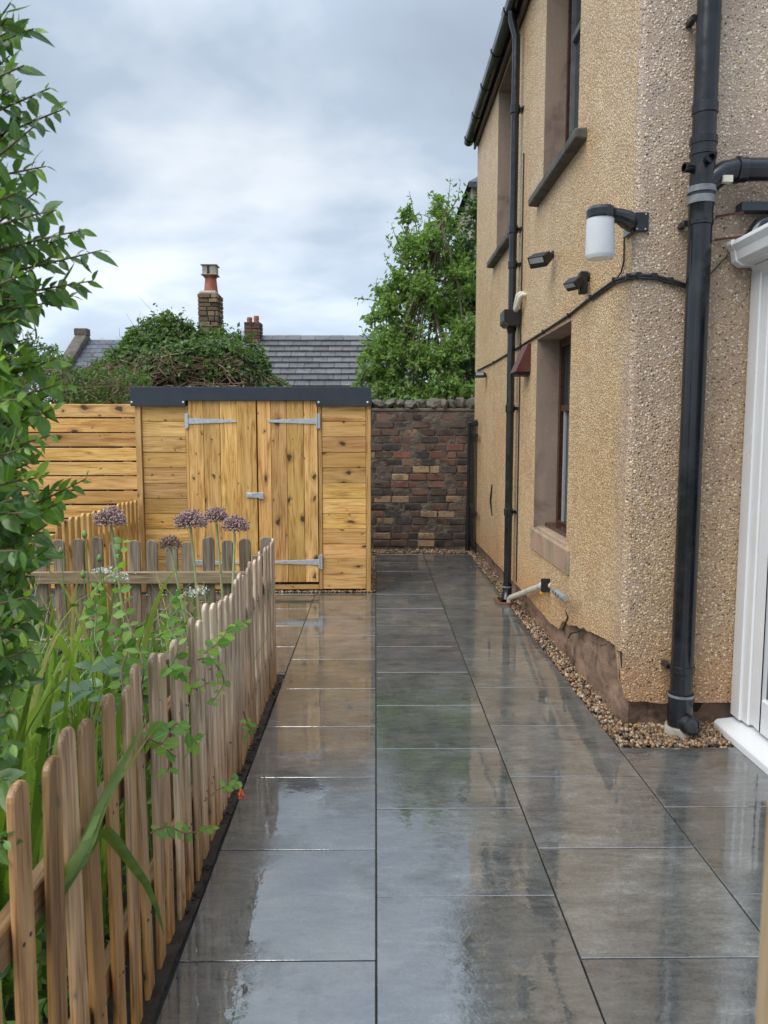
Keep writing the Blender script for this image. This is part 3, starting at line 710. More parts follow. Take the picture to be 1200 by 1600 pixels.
for k, (yy, zz, dz) in enumerate(((6.76, 2.66, 0.03), (6.66, 2.63, 0.0))):
    mb = MB(); mb.tube([(XW + 0.02, yy - 0.03, zz + 0.06), (XW - 0.03, yy - 0.03, zz + 0.06), (XW - 0.045, yy - 0.015, zz + 0.05), (XW - 0.052, yy + 0.03, zz - 0.01), (XW - 0.054, DY - 0.08 + 0.02 * k, 2.575)], 0.021, 12)
    tag(mb.build("waste_pipe", M['cream'], auto=50), ["cream waste pipe nearest the downpipe emptying into the hopper", "cream waste pipe further from the downpipe, bent over the hopper"][k], "pipe", "waste pipes above the hopper")
# maroon extractor cowl
cw = thing("vent_cowl", "maroon wedge shaped vent cowl beside the downpipe", "vent", (XW, 6.45, 2.1))
mb = MB(); cy0, cy1 = 6.36, 6.60
mb.add([(XW, cy0, 2.26), (XW, cy1, 2.26), (XW - 0.03, cy0, 2.26), (XW - 0.03, cy1, 2.26), (XW - 0.13, cy0, 2.03), (XW - 0.13, cy1, 2.03), (XW, cy0, 2.03), (XW, cy1, 2.03)],
       [(0, 1, 3, 2), (2, 3, 5, 4), (4, 5, 7, 6), (0, 2, 4, 6), (1, 7, 5, 3)])
mb.build("hood", M['maroon'], cw, bevel=0.005)
mb = MB(); mb.box(XW - 0.1, XW - 0.002, cy0 + 0.03, cy1 - 0.03, 2.005, 2.028); mb.build("grille", M['black_matt'], cw)
# soil stack
SX, SY = 1.552, 3.775
st = thing("soil_pipe", "thick black soil pipe standing by the corner next to the white door frame", "pipe", (SX, SY, 0))
def zf(py): return Pf(1100, py, SY).z
mb = MB(); mb.tube([(SX, SY, 0.20), (SX, SY, zf(345))], 0.055, 24); mb.build("pipe", M['black'], st, auto=40)
mb = MB(); mb.tube([(SX, SY, zf(225)), (SX, SY, 4.6), (SX, SY, 6.3)], 0.055, 24); mb.build("pipe", M['black'], st, auto=40)
def collar(z0, z1, r, name="collar", m='black', lab=None, n=24):
    q = MB(); q.lathe([(0.054, z0), (r, z0 + 0.004), (r, z1 - 0.004), (0.054, z1)], (SX, SY, 0), n)
    o = q.build(name, M[m], st, auto=40)
    if lab: tag(o, lab)
z = zf
collar(z(178), z(160), 0.0605); collar(z(226), z(212), 0.064); collar(z(243), z(235), 0.063)
jm = MB(); jm.lathe([(0.0575, z(292)), (0.0575, z(243)), (0.0595, z(226)), (0.0595, z(214))], (SX, SY, 0), 24)
jm.build("junction", M['black'], st, auto=40)
collar(z(302), z(290), 0.0665, "socket_rim", 'pvc_grey', "pale worn rim of the socket below the branch")
jm = MB(); jm.lathe([(0.0565, z(350)), (0.0565, z(320)), (0.063, z(316)), (0.063, z(302))], (SX, SY, 0), 24); jm.build("socket", M['black'], st, auto=40)
jm = MB(); jm.lathe([(0.0635, z(318)), (0.0638, z(306))], (SX, SY, 0), 24); tag(jm.build("glue_smear", M['pvc_grey'], st, auto=40), "pale smear of solvent round the socket")
collar(z(352), z(342), 0.0605)
for (dx, dy, py) in ((-0.062, -0.012, 262), (0.0, -0.064, 255)):
    b = MB(); a = Vector((dx, dy, 0)).normalized()
    b.lathe([(0.022, -0.03), (0.022, 0.018), (0.024, 0.022), (0.024, 0.034), (0.018, 0.034), (0.018, 0.012)], (SX + dx, SY + dy, z(py)), 16, a); b.build("boss", M['black'], st, auto=40)
zb2 = z(272)
b = MB(); b.tube([(SX + 0.02, SY, zb2 - 0.05), (SX + 0.06, SY, zb2 - 0.015), (SX + 0.10, SY, zb2 + 0.012), (SX + 0.15, SY, zb2 + 0.024), (SX + 0.20, SY, zb2 + 0.026), (SX + 1.4, SY, zb2 + 0.04)], 0.053, 20); b.build("branch", M['black'], st, auto=40)
b = MB(); b.lathe([(0.053, 0), (0.062, 0.004), (0.062, 0.016), (0.058, 0.018), (0.058, 0.05), (0.053, 0.055)], (SX + 0.155, SY, zb2 + 0.024), 22, (1, 0, 0.02)); b.build("branch_collar", M['black'], st, auto=40)
b = MB(); b.box(SX + 0.075, SX + 0.12, SY - 0.062, SY - 0.03, zb2 - 0.048, zb2 - 0.018); tag(b.build("sticker", M['cream'], st), "small torn cream sticker under the branch")
collar(z(1052), z(1040), 0.062); collar(z(1090), z(1084), 0.0655, "collar", 'pvc_grey', "pale worn ring above the access cap")
jm = MB(); jm.lathe([(0.060, 0.02), (0.062, z(1125)), (0.0635, z(1092)), (0.0635, z(1084))], (SX, SY, 0), 24); jm.build("socket", M['black'], st, auto=40)
b = MB(); ca = Vector((0.25, -1, 0.1)).normalized()
b.lathe([(0.050, 0.0), (0.050, 0.05), (0.046, 0.058), (0.046, 0.062), (0.036, 0.064), (0.034, 0.059), (0.0, 0.058)], (SX + 0.012, SY - 0.035, z(1128)), 20, ca); b.build("access_cap", M['black'], st, auto=35)
b = MB(); b.lathe([(0.072, -0.03), (0.075, 0.035), (0.071, 0.055), (0.062, 0.05)], (SX, SY, 0.0), 24); b.build("base_collar", M['cement'], st, auto=40)
for zc_ in (z(20), z(345), z(1045)):
    for sg in (-1, 1):
        b = MB(); b.box(min(SX + sg * 0.045, SX + sg * 0.072), max(SX + sg * 0.045, SX + sg * 0.072), SY + 0.02, YF + 0.01, zc_ - 0.012, zc_ + 0.012); b.build("bracket", M['black'], st)
# smaller waste above the conservatory
wp = thing("overflow_pipe", "black elbowed waste pipe above the white conservatory gutter", "pipe", (1.8, 3.8, 2.5))
ze = Pf(1165, 340, 3.78).z
b = MB(); b.tube([(3.0, 3.79, ze + 0.02), (1.96, 3.79, ze - 0.005), (1.90, 3.788, ze - 0.012), (1.845, 3.785, ze - 0.035), (1.815, 3.775, ze - 0.075), (1.812, 3.765, ze - 0.115)], 0.042, 18); b.build("pipe", M['black'], wp, auto=45)
b = MB(); b.lathe([(0.046, 0), (0.048, 0.03), (0.037, 0.03), (0.037, 0.004)], (1.8115, 3.763, ze - 0.105), 18, (0, -0.25, -1)); b.build("socket", M['black'], wp, auto=45)
b = MB(); b.box(1.76, 3.0, 3.80, 3.865, ze + 0.045, ze + 0.085); tag(b.build("flashing", M['anthracite'], wp), "dark flashing strip above the elbow")
for k in range(2):
    b = MB(); b.tube([(1.66, 3.86, ze + 0.03 - 0.11 * k), (1.77, 3.80, ze + 0.035 - 0.11 * k)], 0.006, 6); b.build("spike", M['maroon'], wp)

# bulkhead lamp on the corner
lp = thing("wall_lamp", "white drum wall lamp on black bracket at the house corner", "lamp", (XW, 3.95, 2.6))
lc = Pf(940, 365, 3.80); ly = lc.y
b = MB(); b.lathe([(0.060, 0.0), (0.066, 0.01), (0.071, 0.02), (0.064, 0.19), (0.0655, 0.195)], (lc.x, ly, lc.z - 0.115), 28, (-0.02, 0, 1)); b.build("shade", M['opal'], lp, auto=40)
lt = lc.z + 0.078
b = MB(); b.lathe([(0.069, -0.008), (0.071, 0.0), (0.071, 0.03), (0.060, 0.046), (0.02, 0.05)], (lc.x, ly, lt), 28); b.build("cap", M['black'], lp, auto=30)
b = MB(); b.tube([(lc.x + 0.05, ly, lt + 0.012), (lc.x + 0.09, ly, lt + 0.006), (lc.x + 0.125, ly + 0.01, lt - 0.005), (XW - 0.02, ly + 0.08, lt - 0.008), (XW + 0.005, ly + 0.10, lt - 0.008)], [0.034, 0.036, 0.044, 0.038, 0.038], 16); b.build("arm", M['black'], lp, auto=40)
b = MB(); b.box(XW - 0.022, XW - 0.006, 3.862, 3.98, lt - 0.055, lt + 0.045); b.box(XW - 0.006, XW + 0.062, 3.852, 3.866, lt - 0.05, lt + 0.04); b.build("plate", M['black'], lp, bevel=0.003)
for (qx, qz) in ((0.045, 0.03), (0.045, -0.04), (0.005, -0.04)):
    b = MB(); b.lathe([(0.004, 0), (0.004, 0.003)], (XW + qx, 3.851, lt + qz - 0.0), 8, (0, -1, 0)); b.build("screw", M['steel'], lp)

def flood(mount, aim, size, label, sensor=False):
    o = thing("floodlight", label, "light", mount, "small black security lights on the golden wall")
    mount = Vector(mount); aim = Vector(aim).normalized()
    b = MB(); b.lathe([(0.026, 0), (0.026, 0.014), (0.014, 0.02), (0.014, 0.05)], mount, 14, (-1, 0, 0)); b.build("mount", M['black_matt'], o, auto=40)
    hc = mount + Vector((-0.06, 0, 0)) + aim * size * 0.55
    q = aim.to_track_quat('-Y', 'Z').to_matrix().to_4x4(); q.translation = hc
    s = size
    b = MB()
    b.tube([mount + Vector((-0.045, 0, 0)), mount + Vector((-0.062, 0, 0)), hc - aim * s * 0.35], 0.012, 8); b.build("arm", M['black_matt'], o)
    b = MB(); b.prism([(-s * 0.42, -s * 0.30), (-s * 0.42, s * 0.34), (s * 0.30, s * 0.24), (s * 0.36, -0.0), (s * 0.30, -s * 0.24)], 'x', -s * 0.5, s * 0.5, q); b.build("head", M['black_matt'], o, bevel=0.004)
    b = MB(); b.box(-s * 0.40, s * 0.40, -s * 0.435, -s * 0.425, -s * 0.02, s * 0.26, q); b.build("lens", M['rubber'], o)
    if sensor:
        b = MB(); b.box(mount.x - 0.06, mount.x - 0.012, mount.y - 0.025, mount.y + 0.025, mount.z - 0.1, mount.z + 0.03); b.build("sensor_body", M['black_matt'], o, bevel=0.006)
    return o
flood(Pw(866, 397, XW), (-0.55, -0.60, -0.55), 0.135, "black floodlight nearest the upper window sill")
flood(Pw(922, 432, XW), (-0.62, -0.35, -0.72), 0.095, "small black sensor light just above the cable", True)
flood(Pw(760, 586, XW), (-0.25, -0.95, -0.05), 0.11, "far black floodlight left of the downpipe")
cb = MB()
pts = [Pw(746, 579, XW - .01), Pw(772, 566, XW - .01), Pw(815, 540, XW - .01), Pw(850, 518, XW - .01), Pw(890, 492, XW - .01), Pw(925, 464, XW - .01), Pw(962, 437, XW - .012), Pf(984, 431, YF + 0.02), Pf(1000, 429, YF - .01), Pf(1025, 430, YF - .01), Pf(1050, 437, YF - .012), Pf(1080, 446, YF - .02)]
cb.tube(pts, 0.009, 8)
cb.tube([p + Vector((0.0, -0.004, -0.014)) for p in pts[5:]], 0.006, 6)
cab = thing("power_cable", "black cable sagging across the golden wall to the thick pipe", "cable", (XW, 6, 2.3))
cb.build("sheath", M['black_matt'], cab, auto=60)
for p in pts[1:-1]:
    b = MB(); b.box(p.x - 0.014, p.x + 0.012, p.y - 0.008, p.y + 0.008, p.z - 0.013, p.z + 0.013); b.build("clip", M['black_matt'], cab)
b = MB(); b.tube([Pw(964, 436, XW - .012), Pw(972, 425, XW - .01), Pw(976.5, 408, XW - .01), Pw(977, 380, XW - .01), Pw(978, 350, XW - .01)], 0.0045, 6); tag(b.build("lamp_cable", M['black_matt'], auto=60), "thin black cable rising from the main cable to the wall lamp", "cable")
b = MB(); b.tube([Pw(769, 757, XW - .006), Pw(767, 775, XW - .012), Pw(766.5, 786, XW - .012), Pw(769, 806, XW - .006)], [0.005, 0.010, 0.010, 0.005], 8); tag(b.build("cable_stub", M['black_matt'], auto=60), "short bent black stub on the wall left of the downpipe foot", "cable")
b = MB(); b.tube([Pf(1110, 430, YF - .015), Pf(1128, 410, YF - .012), Pf(1140, 398, YF - .012)], 0.004, 6); tag(b.build("gutter_cable", M['black_matt']), "thin wire between thick pipe and white gutter", "cable")
# condensate pipe and the abandoned connector
cp = thing("condensate_pipe", "white waste pipe sloping along the wall foot to the drain", "pipe", (1.23, 6.6, 0))
e0 = Pw(852, 914, XW - .03); e1 = Vector((1.205, 6.72, 0.075))
b = MB(); b.tube([e0 + Vector((0.04, -0.02, 0.0)), e0, e0 + (e1 - e0) * 0.06, e1, e1 + Vector((-0.004, 0.04, -0.02)), e1 + Vector((-0.006, 0.05, -0.09))], [0.027, 0.027, 0.023, 0.023, 0.025, 0.025], 14); b.build("pipe", M['cream'], cp, auto=50)
b = MB(); b.lathe([(0.029, 0), (0.029, 0.06)], e0 + Vector((0.0, 0.02, -0.004)), 14, (e1 - e0)); b.build("elbow", M['white_pvc'], cp, auto=50)
b = MB(); b.box(e0.x - 0.035, e0.x + 0.03, e0.y - 0.035, e0.y - 0.015, e0.z - 0.05, e0.z + 0.05); b.build("clip", M['black_matt'], cp, bevel=0.004)
b = MB(); b.lathe([(0.0, 0), (0.017, 0.006), (0.02, 0.02), (0.012, 0.035)], e0 + Vector((-0.02, -0.01, -0.075)), 10); b.build("stop_end", M['yellow'], cp, auto=60)
cn = thing("hose_connector", "grey hose connector sticking out beside the white waste pipe", "connector", Pw(872, 928, XW))
g0, g1 = Pw(864, 922, XW - .02), Pw(884, 936, XW - .10)
b = MB(); b.tube([g0, g0.lerp(g1, 0.2), g0.lerp(g1, 0.22), g0.lerp(g1, 0.5), g0.lerp(g1, 0.52), g0.lerp(g1, 0.85), g1], [0.012, 0.016, 0.022, 0.024, 0.021, 0.023, 0.017], 12); b.build("body", M['grey_plastic'], cn, auto=40)
b = MB()
for k in range(3):
    p = g0.lerp(g1, 0.3 + 0.2 * k); b.box(p.x - 0.026, p.x - 0.01, p.y - 0.022, p.y - 0.010, p.z - 0.006, p.z + 0.012)
b.build("slot", M['black_matt'], cn)
gl = thing("drain_gully", "brown clay drain gully at the foot of the downpipe", "drain", (1.16, 6.85, 0))
b = MB(); b.box(1.09, 1.27, 6.73, 6.755, -0.02, 0.022); b.box(1.09, 1.115, 6.755, 6.97, -0.02, 0.022); b.box(1.115, 1.27, 6.97, 6.99, -0.02, 0.022); b.build("rim", M['clay_dark'], gl, bevel=0.004)
b = MB(); b.box(1.115, 1.27, 6.755, 6.97, -0.02, 0.004); b.build("grate", M['iron'], gl)

# ------------------------------------------------------------------ conservatory
cs = thing("conservatory", "white framed conservatory door and gutter at the corner", "conservatory", (1.87, 3.0, 0))
CX = 1.85
b = MB(); b.box(CX, CX + 0.07, 3.765, 3.865, 0.075, 2.36); b.build("frame_post", M['white_pvc'], cs, bevel=0.006)
b = MB(); b.box(CX + 0.012, CX + 0.08, 3.70, 3.763, 0.075, 2.29); b.build("frame_post", M['white_pvc'], cs, bevel=0.006)
b = MB(); b.box(CX + 0.002, CX + 0.07, 1.9, 3.70, 2.29, 2.37); b.build("head_rail", M['white_pvc'], cs, bevel=0.006)
b = MB(); b.prism([(CX - 0.085, 0.0), (CX + 0.12, 0.0), (CX + 0.12, 0.072), (CX - 0.07, 0.05), (CX - 0.085, 0.035)], 'y', 1.8, 3.862); b.build("sill", M['white_pvc'], cs, bevel=0.003)
dr = MB(); y0, y1, z0, z1 = 2.72, 3.695, 0.09, 2.28
dr.box(CX + 0.02, CX + 0.075, y0, y0 + 0.10, z0, z1); dr.box(CX + 0.02, CX + 0.075, y1 - 0.10, y1, z0, z1)
dr.box(CX + 0.02, CX + 0.075, y0 + 0.10, y1 - 0.10, z0, z0 + 0.16); dr.box(CX + 0.02, CX + 0.075, y0 + 0.10, y1 - 0.10, z1 - 0.10, z1)
d_ = dr.build("door", M['white_pvc'], cs, bevel=0.006)
b = MB(); b.box(CX + 0.045, CX + 0.057, y0 + 0.10, y1 - 0.10, z0 + 0.16, z1 - 0.10); b.build("pane", M['glass'], d_)
b = MB(); b.tube([(CX - 0.02, y0 + 0.05, 1.04), (CX - 0.02, y0 + 0.17, 1.04)], 0.010, 10); b.box(CX + 0.008, CX + 0.019, y0 + 0.03, y0 + 0.07, 0.93, 1.14); b.box(CX - 0.02, CX + 0.01, y0 + 0.042, y0 + 0.058, 1.032, 1.048); b.build("handle", M['white_pvc'], d_, bevel=0.003)
b = MB(); b.box(CX + 0.002, CX + 0.07, 2.62, 2.71, 0.075, 2.29); b.build("frame_post", M['white_pvc'], cs, bevel=0.006)
b = MB(); b.box(CX + 0.01, CX + 0.06, 1.9, 2.62, 0.075, 0.6); b.build("panel", M['white_pvc'], cs, bevel=0.004)
b = MB(); b.box(CX + 0.03, CX + 0.045, 1.9, 2.62, 0.6, 2.29); b.build("pane", M['glass'], cs)
zg = 2.40
og = [(CX - 0.13, zg + 0.055), (CX - 0.135, zg + 0.035), (CX - 0.115, zg + 0.005), (CX - 0.105, zg - 0.035), (CX - 0.075, zg - 0.055), (CX + 0.0, zg - 0.055), (CX + 0.0, zg + 0.055)]
b = MB(); b.prism(og, 'y', 1.8, 3.845); b.build("gutter", M['white_pvc'], cs, bevel=0.002)
og2 = [(x - (0.006 if x < CX - 0.01 else 0), zz + (0.006 if zz > zg else -0.006)) for x, zz in og]
for yy in (3.79, 2.9):
    b = MB(); b.prism(og2, 'y', yy, yy + 0.05); b.build("gutter_clip", M['white_pvc'], cs, bevel=0.002)
b = MB(); b.prism([(CX - 0.02, zg - 0.056), (CX + 0.07, zg - 0.056), (CX + 0.07, zg - 0.13), (CX + 0.02, zg - 0.12)], 'y', 1.85, 3.84); b.build("eaves_beam", M['white_pvc'], cs, bevel=0.004)
b = MB(); b.add([(CX - 0.01, 1.8, zg + 0.06), (CX - 0.01, 3.84, zg + 0.06), (4.2, 3.84, zg + 0.5), (4.2, 1.8, zg + 0.5), (CX - 0.01, 1.8, zg + 0.03), (CX - 0.01, 3.84, zg + 0.03), (4.2, 3.84, zg + 0.47), (4.2, 1.8, zg + 0.47)], [(0, 3, 2, 1), (4, 5, 6, 7), (0, 1, 5, 4), (1, 2, 6, 5), (2, 3, 7, 6), (3, 0, 4, 7)]); b.build("roof", M['rubber'], cs)
# near post by the camera
gp = MB(); gp.prism([(0.2975, -0.02), (0.37, -0.02), (0.37, 1.26), (0.36, 1.275), (0.306, 1.275), (0.2975, 1.265)], 'y', 0.53, 0.56)
gpo = place("timber_post", gp.mesh("timber_post", M['post'], bevel=0.005), None, (0, 0, 0), color=(1, 1, 1))
tag(gpo, "pale timber post with knots at the right edge, nearest the viewer", "post")

# ------------------------------------------------------------------ shed
SYF = 7.31
shed = thing("shed", "new wooden shed with double doors and dark roof trim", "shed", (-1.13, 7.9, 0))
SCL = 7.43 / F
def sx(px): return (px - 587) * SCL
def szz(py): return Pf(400, py, SYF).z
def plank(parent, name, x0, x1, y0, y1, z0, z1, m, tint=None, bevel=0.003):
    c = Vector(((x0 + x1) / 2, (y0 + y1) / 2, (z0 + z1) / 2))
    b = MB(); b.box(x0 - c.x, x1 - c.x, y0 - c.y, y1 - c.y, z0 - c.z, z1 - c.z)
    q = R.uniform(0.70, 1.2)
    col = tint or (q, q * R.uniform(0.93, 1.03), q * R.uniform(0.82, 1.08))
    return place(name, b.mesh(name, m, bevel=bevel), parent, c, color=col)
zt, zb0 = szz(634), 0.03
npl = 12
for (xa, xb) in ((sx(231), sx(297)), (sx(505), sx(572))):
    for k in range(npl):
        h = (zt - zb0) / npl
        plank(shed, "plank", xa, xb, SYF + R.uniform(0.0, 0.004), SYF + 0.03, zb0 + h * k + 0.002, zb0 + h * (k + 1) - 0.002, M['board_x'])
plank(shed, "corner_post", sx(222), sx(230.4), SYF - 0.022, SYF + 0.03, 0.01, zt, M['new_picket'])
plank(shed, "corner_post", sx(572.6), sx(579.5), SYF - 0.022, SYF + 0.03, 0.01, zt, M['new_picket'])
plank(shed, "door_jamb", sx(297.4), sx(301.6), SYF - 0.006, SYF + 0.03, 0.03, zt, M['new_picket'])
plank(shed, "door_jamb", sx(499), sx(504.6), SYF - 0.006, SYF + 0.03, 0.03, zt, M['new_picket'])
plank(shed, "threshold", sx(302), sx(498.6), SYF - 0.004, SYF + 0.03, 0.03, szz(913), M['board_x'])
zd0, zd1 = szz(909), szz(626)
doors = []
for bounds in ([302.3, 325, 350, 376, 405.6], [406.8, 427.5, 451.5, 477.5, 498.4]):
    xm = (sx(bounds[0]) + sx(bounds[-1])) / 2
    bk = MB(); bk.box(sx(bounds[0]) + 0.01, sx(bounds[-1]) - 0.01, SYF + 0.006, SYF + 0.02, zd0 + 0.02, zd1 - 0.02)
    dd = bk.build("door", M['dark_core'], shed); doors.append(dd)
    tag(dd, "left door of the shed" if bounds[0] < 400 else "right door of the shed")
    for i, (a, c) in enumerate(zip(bounds, bounds[1:])):
        off = -0.014 if (bounds[0] < 400 and i == 3) else 0
        plank(dd, "plank", sx(a) + 0.0015, sx(c) - 0.0015, SYF - 0.018 + off + R.uniform(-0.002, 0.002), SYF + 0.005, zd0 + R.uniform(-0.004, 0.004), zd1, M['board_z'])
tr = MB(); ta, tb, tc = szz(605), szz(635), szz(626.4)
tr.prism([(sx(217), ta), (sx(579.8), ta), (sx(579.8), tb), (sx(497), tb), (sx(497), tc), (sx(300), tc), (sx(300), tb), (sx(217), tb)], 'y', SYF - 0.05, SYF - 0.028)
tr.prism([(SYF - 0.028, ta), (8.55, ta - 0.08), (8.55, ta - 0.25), (SYF - 0.028, tb)], 'x', sx(579.8) - 0.02, sx(579.8))
tr.build("roof_trim", M['anthracite'], shed, bevel=0.003)
for px in (219.5, 297, 501, 575):
    b = MB(); b.lathe([(0.012, 0), (0.010, 0.006), (0.004, 0.009)], (sx(px), SYF - 0.05, tb + 0.035), 10, (0, -1, 0)); b.build("screw", M['steel'], shed)
rf = MB(); rf.add([(sx(217), SYF - 0.03, ta - 0.012), (sx(579), SYF - 0.03, ta - 0.012), (sx(579), 8.56, ta - 0.085), (sx(217), 8.56, ta - 0.085)], [(0, 1, 2, 3)]); rf.build("roof", M['anthracite'], shed)
for k in range(npl):
    h = (zt - zb0) / npl
    plank(shed, "side_plank", sx(579.3) - 0.06, sx(579.3) - 0.035, SYF + 0.032, 8.5, zb0 + h * k + 0.002, zb0 + h * (k + 1) - 0.002, M['board_x'])
b = MB(); b.box(sx(222) + 0.03, sx(578) - 0.09, SYF + 0.032, 8.49, 0.0, ta - 0.1); b.build("lining", M['dark_core'], shed)
def hinge(px0, px1, py, parent):
    b = MB(); y = SYF - 0.022; zc_ = szz(py); x0, x1 = sx(px0), sx(px1)
    s_ = 1 if x1 > x0 else -1
    b.prism([(x0, zc_ + 0.028), (x0, zc_ - 0.028), (x1, zc_ - 0.011), (x1 + s_ * 0.008, zc_), (x1, zc_ + 0.011)], 'y', y - 0.005, y)
    b.box(min(x0, x0 - s_ * 0.03), max(x0, x0 - s_ * 0.03), y - 0.003, y + 0.016, zc_ - 0.07, zc_ + 0.07)
    b.tube([(x0, y - 0.004, zc_ - 0.06), (x0, y - 0.004, zc_ + 0.06)], 0.008, 8)
    o = b.build("hinge", M['steel'], parent, bevel=0.0012)
hinge(302, 375, 658, doors[0]); hinge(497.5, 424, 658, doors[1]); hinge(302, 375, 878.5, doors[0]); hinge(499.5, 426, 877.5, doors[1])
b = MB(); y = SYF - 0.036; b.box(sx(389), sx(415), y - 0.012, y + 0.002, szz(777), szz(769)); b.box(sx(391), sx(399), y - 0.02, y - 0.01, szz(775.5), szz(770.5)); b.box(sx(409), sx(415.5), y - 0.024, y - 0.01, szz(778.5), szz(768))
b.build("latch", M['steel'], shed, bevel=0.002)

# ------------------------------------------------------------------ slatted fence to the left
sf = thing("slat_fence", "new horizontal board fence left of the shed", "fence", (-3.6, 7.33, 0))
for k in range(13):
    top = Pf(150, 632, 7.33).z - 0.1365 * k
    if top < 0.12: break
    plank(sf, "slat", -5.3, sx(222) - 0.004, 7.325 + R.uniform(0, .003), 7.345, top - 0.121 + R.uniform(-.003, .003), top + R.uniform(-.003, .003), M['board_x'])
for x in (-5.2, -3.75, -2.36):
    plank(sf, "post", x - 0.045, x + 0.045, 7.348, 7.43, -0.02, 1.78, M['new_picket'])

# ------------------------------------------------------------------ picket fences
def picket_mesh(w, t, h, m, name="picket"):
    b = MB(); n = 8; r = w / 2
    prof = [(-r, 0), (r, 0)] + [(r * math.cos(PI * k / n), h - r * 0.75 + r * 0.75 * math.sin(PI * k / n)) for k in range(n + 1)]
    b.prism(prof, 'x', -t / 2, t / 2)
    return b.mesh(name, m, bevel=0.003)
pk = [picket_mesh(0.062 + 0.002 * i, 0.014, 0.885 + 0.012 * i, M['picket']) for i in range(3)]
side = thing("picket_fence", "tan picket fence running along the patio edge from the viewer", "fence", (-0.625, 2.8, 0))
nails = MB(); y = 0.70
i = 0
while y < 4.66:
    q = R.uniform(0.74, 1.18)
    far = min(1, max(0, (y - 1.6) / 1.6))
    place("picket", pk[R.randrange(3)], side, (-0.622 + R.gauss(0, 0.002), y, R.gauss(-0.012, 0.006)), (R.gauss(0, 0.008), R.gauss(0, 0.006), R.gauss(0, 0.03)), (1, 1, 1 + 0.07 * min(1, max(0, (3.0 - y) / 1.8))),
          color=(q, q, q, min(1, max(0, (y - 1.25) / 1.5 + R.gauss(0, .12)))))
    for z_ in (0.24, 0.66):
        for dy_ in (-0.012, 0.014): nails.lathe([(0.0042, 0), (0.0036, 0.0018)], (-0.614, y + dy_, z_ + R.uniform(-.012, .012)), 6, (1, 0, 0))
    y += 0.1155 + R.gauss(0, 0.0018); i += 1
tag(nails.build('nail', M['nail'], side), kind='stuff')
for z in (0.24, 0.66):
    plank(side, "rail", -0.668, -0.634, 0.5, 4.70, z - 0.035, z + 0.035, M['old_rail_y'], (0.95, 0.9, 0.85))
for yy in (0.62, 2.5, 4.62):
    plank(side, "post", -0.745, -0.670, yy - 0.0375, yy + 0.0375, -0.05, 0.80, M['old_picket'], (0.9, 0.85, 0.8, 0.3))
pk2 = [picket_mesh(0.069 + 0.002 * i, 0.02, 0.872 + 0.012 * i, M['old_picket']) for i in range(3)]
back = thing("picket_fence", "weathered grey picket fence across the end of the garden bed", "fence", (-1.8, 4.72, 0))
for k in range(21):
    x = -0.695 - 0.1155 * k
    q = R.uniform(0.75, 1.2)
    place("picket", pk2[R.randrange(3)], back, (x + R.gauss(0, .003), 4.735, R.gauss(0, 0.006)), (R.gauss(0, 0.008), R.gauss(0, 0.008), PI / 2 + R.gauss(0, 0.02)), color=(q * 1.1, q * 1.05, q, R.uniform(0.1, 0.4)))
for z in (0.22, 0.645):
    plank(back, "rail", -3.1, -0.66, 4.685, 4.722, z - 0.037, z + 0.037, M['old_rail'], (1.0, 1.0, 1.0))
pk3 = [picket_mesh(0.07, 0.02, 0.90 + 0.006 * i, M['new_picket']) for i in range(3)]
newf = thing("picket_fence", "new golden picket fence running back to the shed corner", "fence", (-2.27, 6.4, 0))
for k in range(16):
    yy = 5.46 + 0.118 * k
    q = R.uniform(0.85, 1.15)
    place("picket", pk3[R.randrange(3)], newf, (-2.262, yy, 0.005), (0, 0, R.gauss(0, .02)), color=(q, q * .97, q * .9))
for z in (0.24, 0.68):
    plank(newf, "rail", -2.31, -2.274, 5.42, 7.28, z - 0.035, z + 0.035, M['new_picket'])
gpst = thing("gate_post", "short grey gate post with pale wooden cap beside new pickets", "post", (-2.33, 5.32, 0))
plank(gpst, "post", -2.37, -2.29, 5.28, 5.36, -0.05, 0.795, M['old_picket'], (1.35, 1.3, 1.3, 0.6))
plank(gpst, "cap", -2.40, -2.26, 5.25, 5.39, 0.797, 0.825, M['new_picket'], (1.15, 1.15, 1.1))

# ------------------------------------------------------------------ old brick wall at the end
WY = 9.97
bw = thing("brick_wall", "old dark brick garden wall with stone coping at the patio end", "wall", (0.5, WY, 0))
b = MB(); b.box(-5.2, XW + 0.3, WY + 0.022, WY + 0.22, -0.05, 1.80)
vs, fs = [], []; nx_, nz_ = 130, 105
for i in range(nx_ + 1):
    for k in range(nz_ + 1):
        x = -1.05 + 2.45 * i / nx_; zz = -0.05 + 1.85 * k / nz_; q = Vector((x, 0, zz))
        dy = 0.0115 * noise.noise(q * 5) + 0.009 * noise.noise(q * 15 + Vector((3, 0, 0))) + 0.006 * noise.noise(q * 40)
        vs.append((x, WY - 0.001 - dy, zz))
for i in range(nx_):
    for k in range(nz_):
        a = i * (nz_ + 1) + k; fs.append((a, a + nz_ + 1, a + nz_ + 2, a + 1))
b.add(vs, fs); b.build("mortar_core", M['mortar'], bw)
bks = []
for v in range(4):
    b = MB(); b.box(-0.109, 0.109, -0.012, 0.03, -0.041, 0.041)
    me = b.mesh("brick", M['brick'], bevel=0.006)
    for q in me.vertices:
        nn = noise.noise_vector(q.co * 14 + Vector((v * 9, 0, 0)))
        q.co += Vector((nn.x * 0.009, nn.y * 0.005, nn.z * 0.006))
    me.shade_smooth(); me.set_sharp_from_angle(angle=0.7); bks.append(me)
DARK = [(0.070, 0.055, 0.048), (0.10, 0.070, 0.054), (0.13, 0.082, 0.06), (0.05, 0.043, 0.042), (0.15, 0.092, 0.067), (0.18, 0.098, 0.068)]
RED = [(0.27, 0.10, 0.065), (0.185, 0.078, 0.055), (0.22, 0.115, 0.08)]
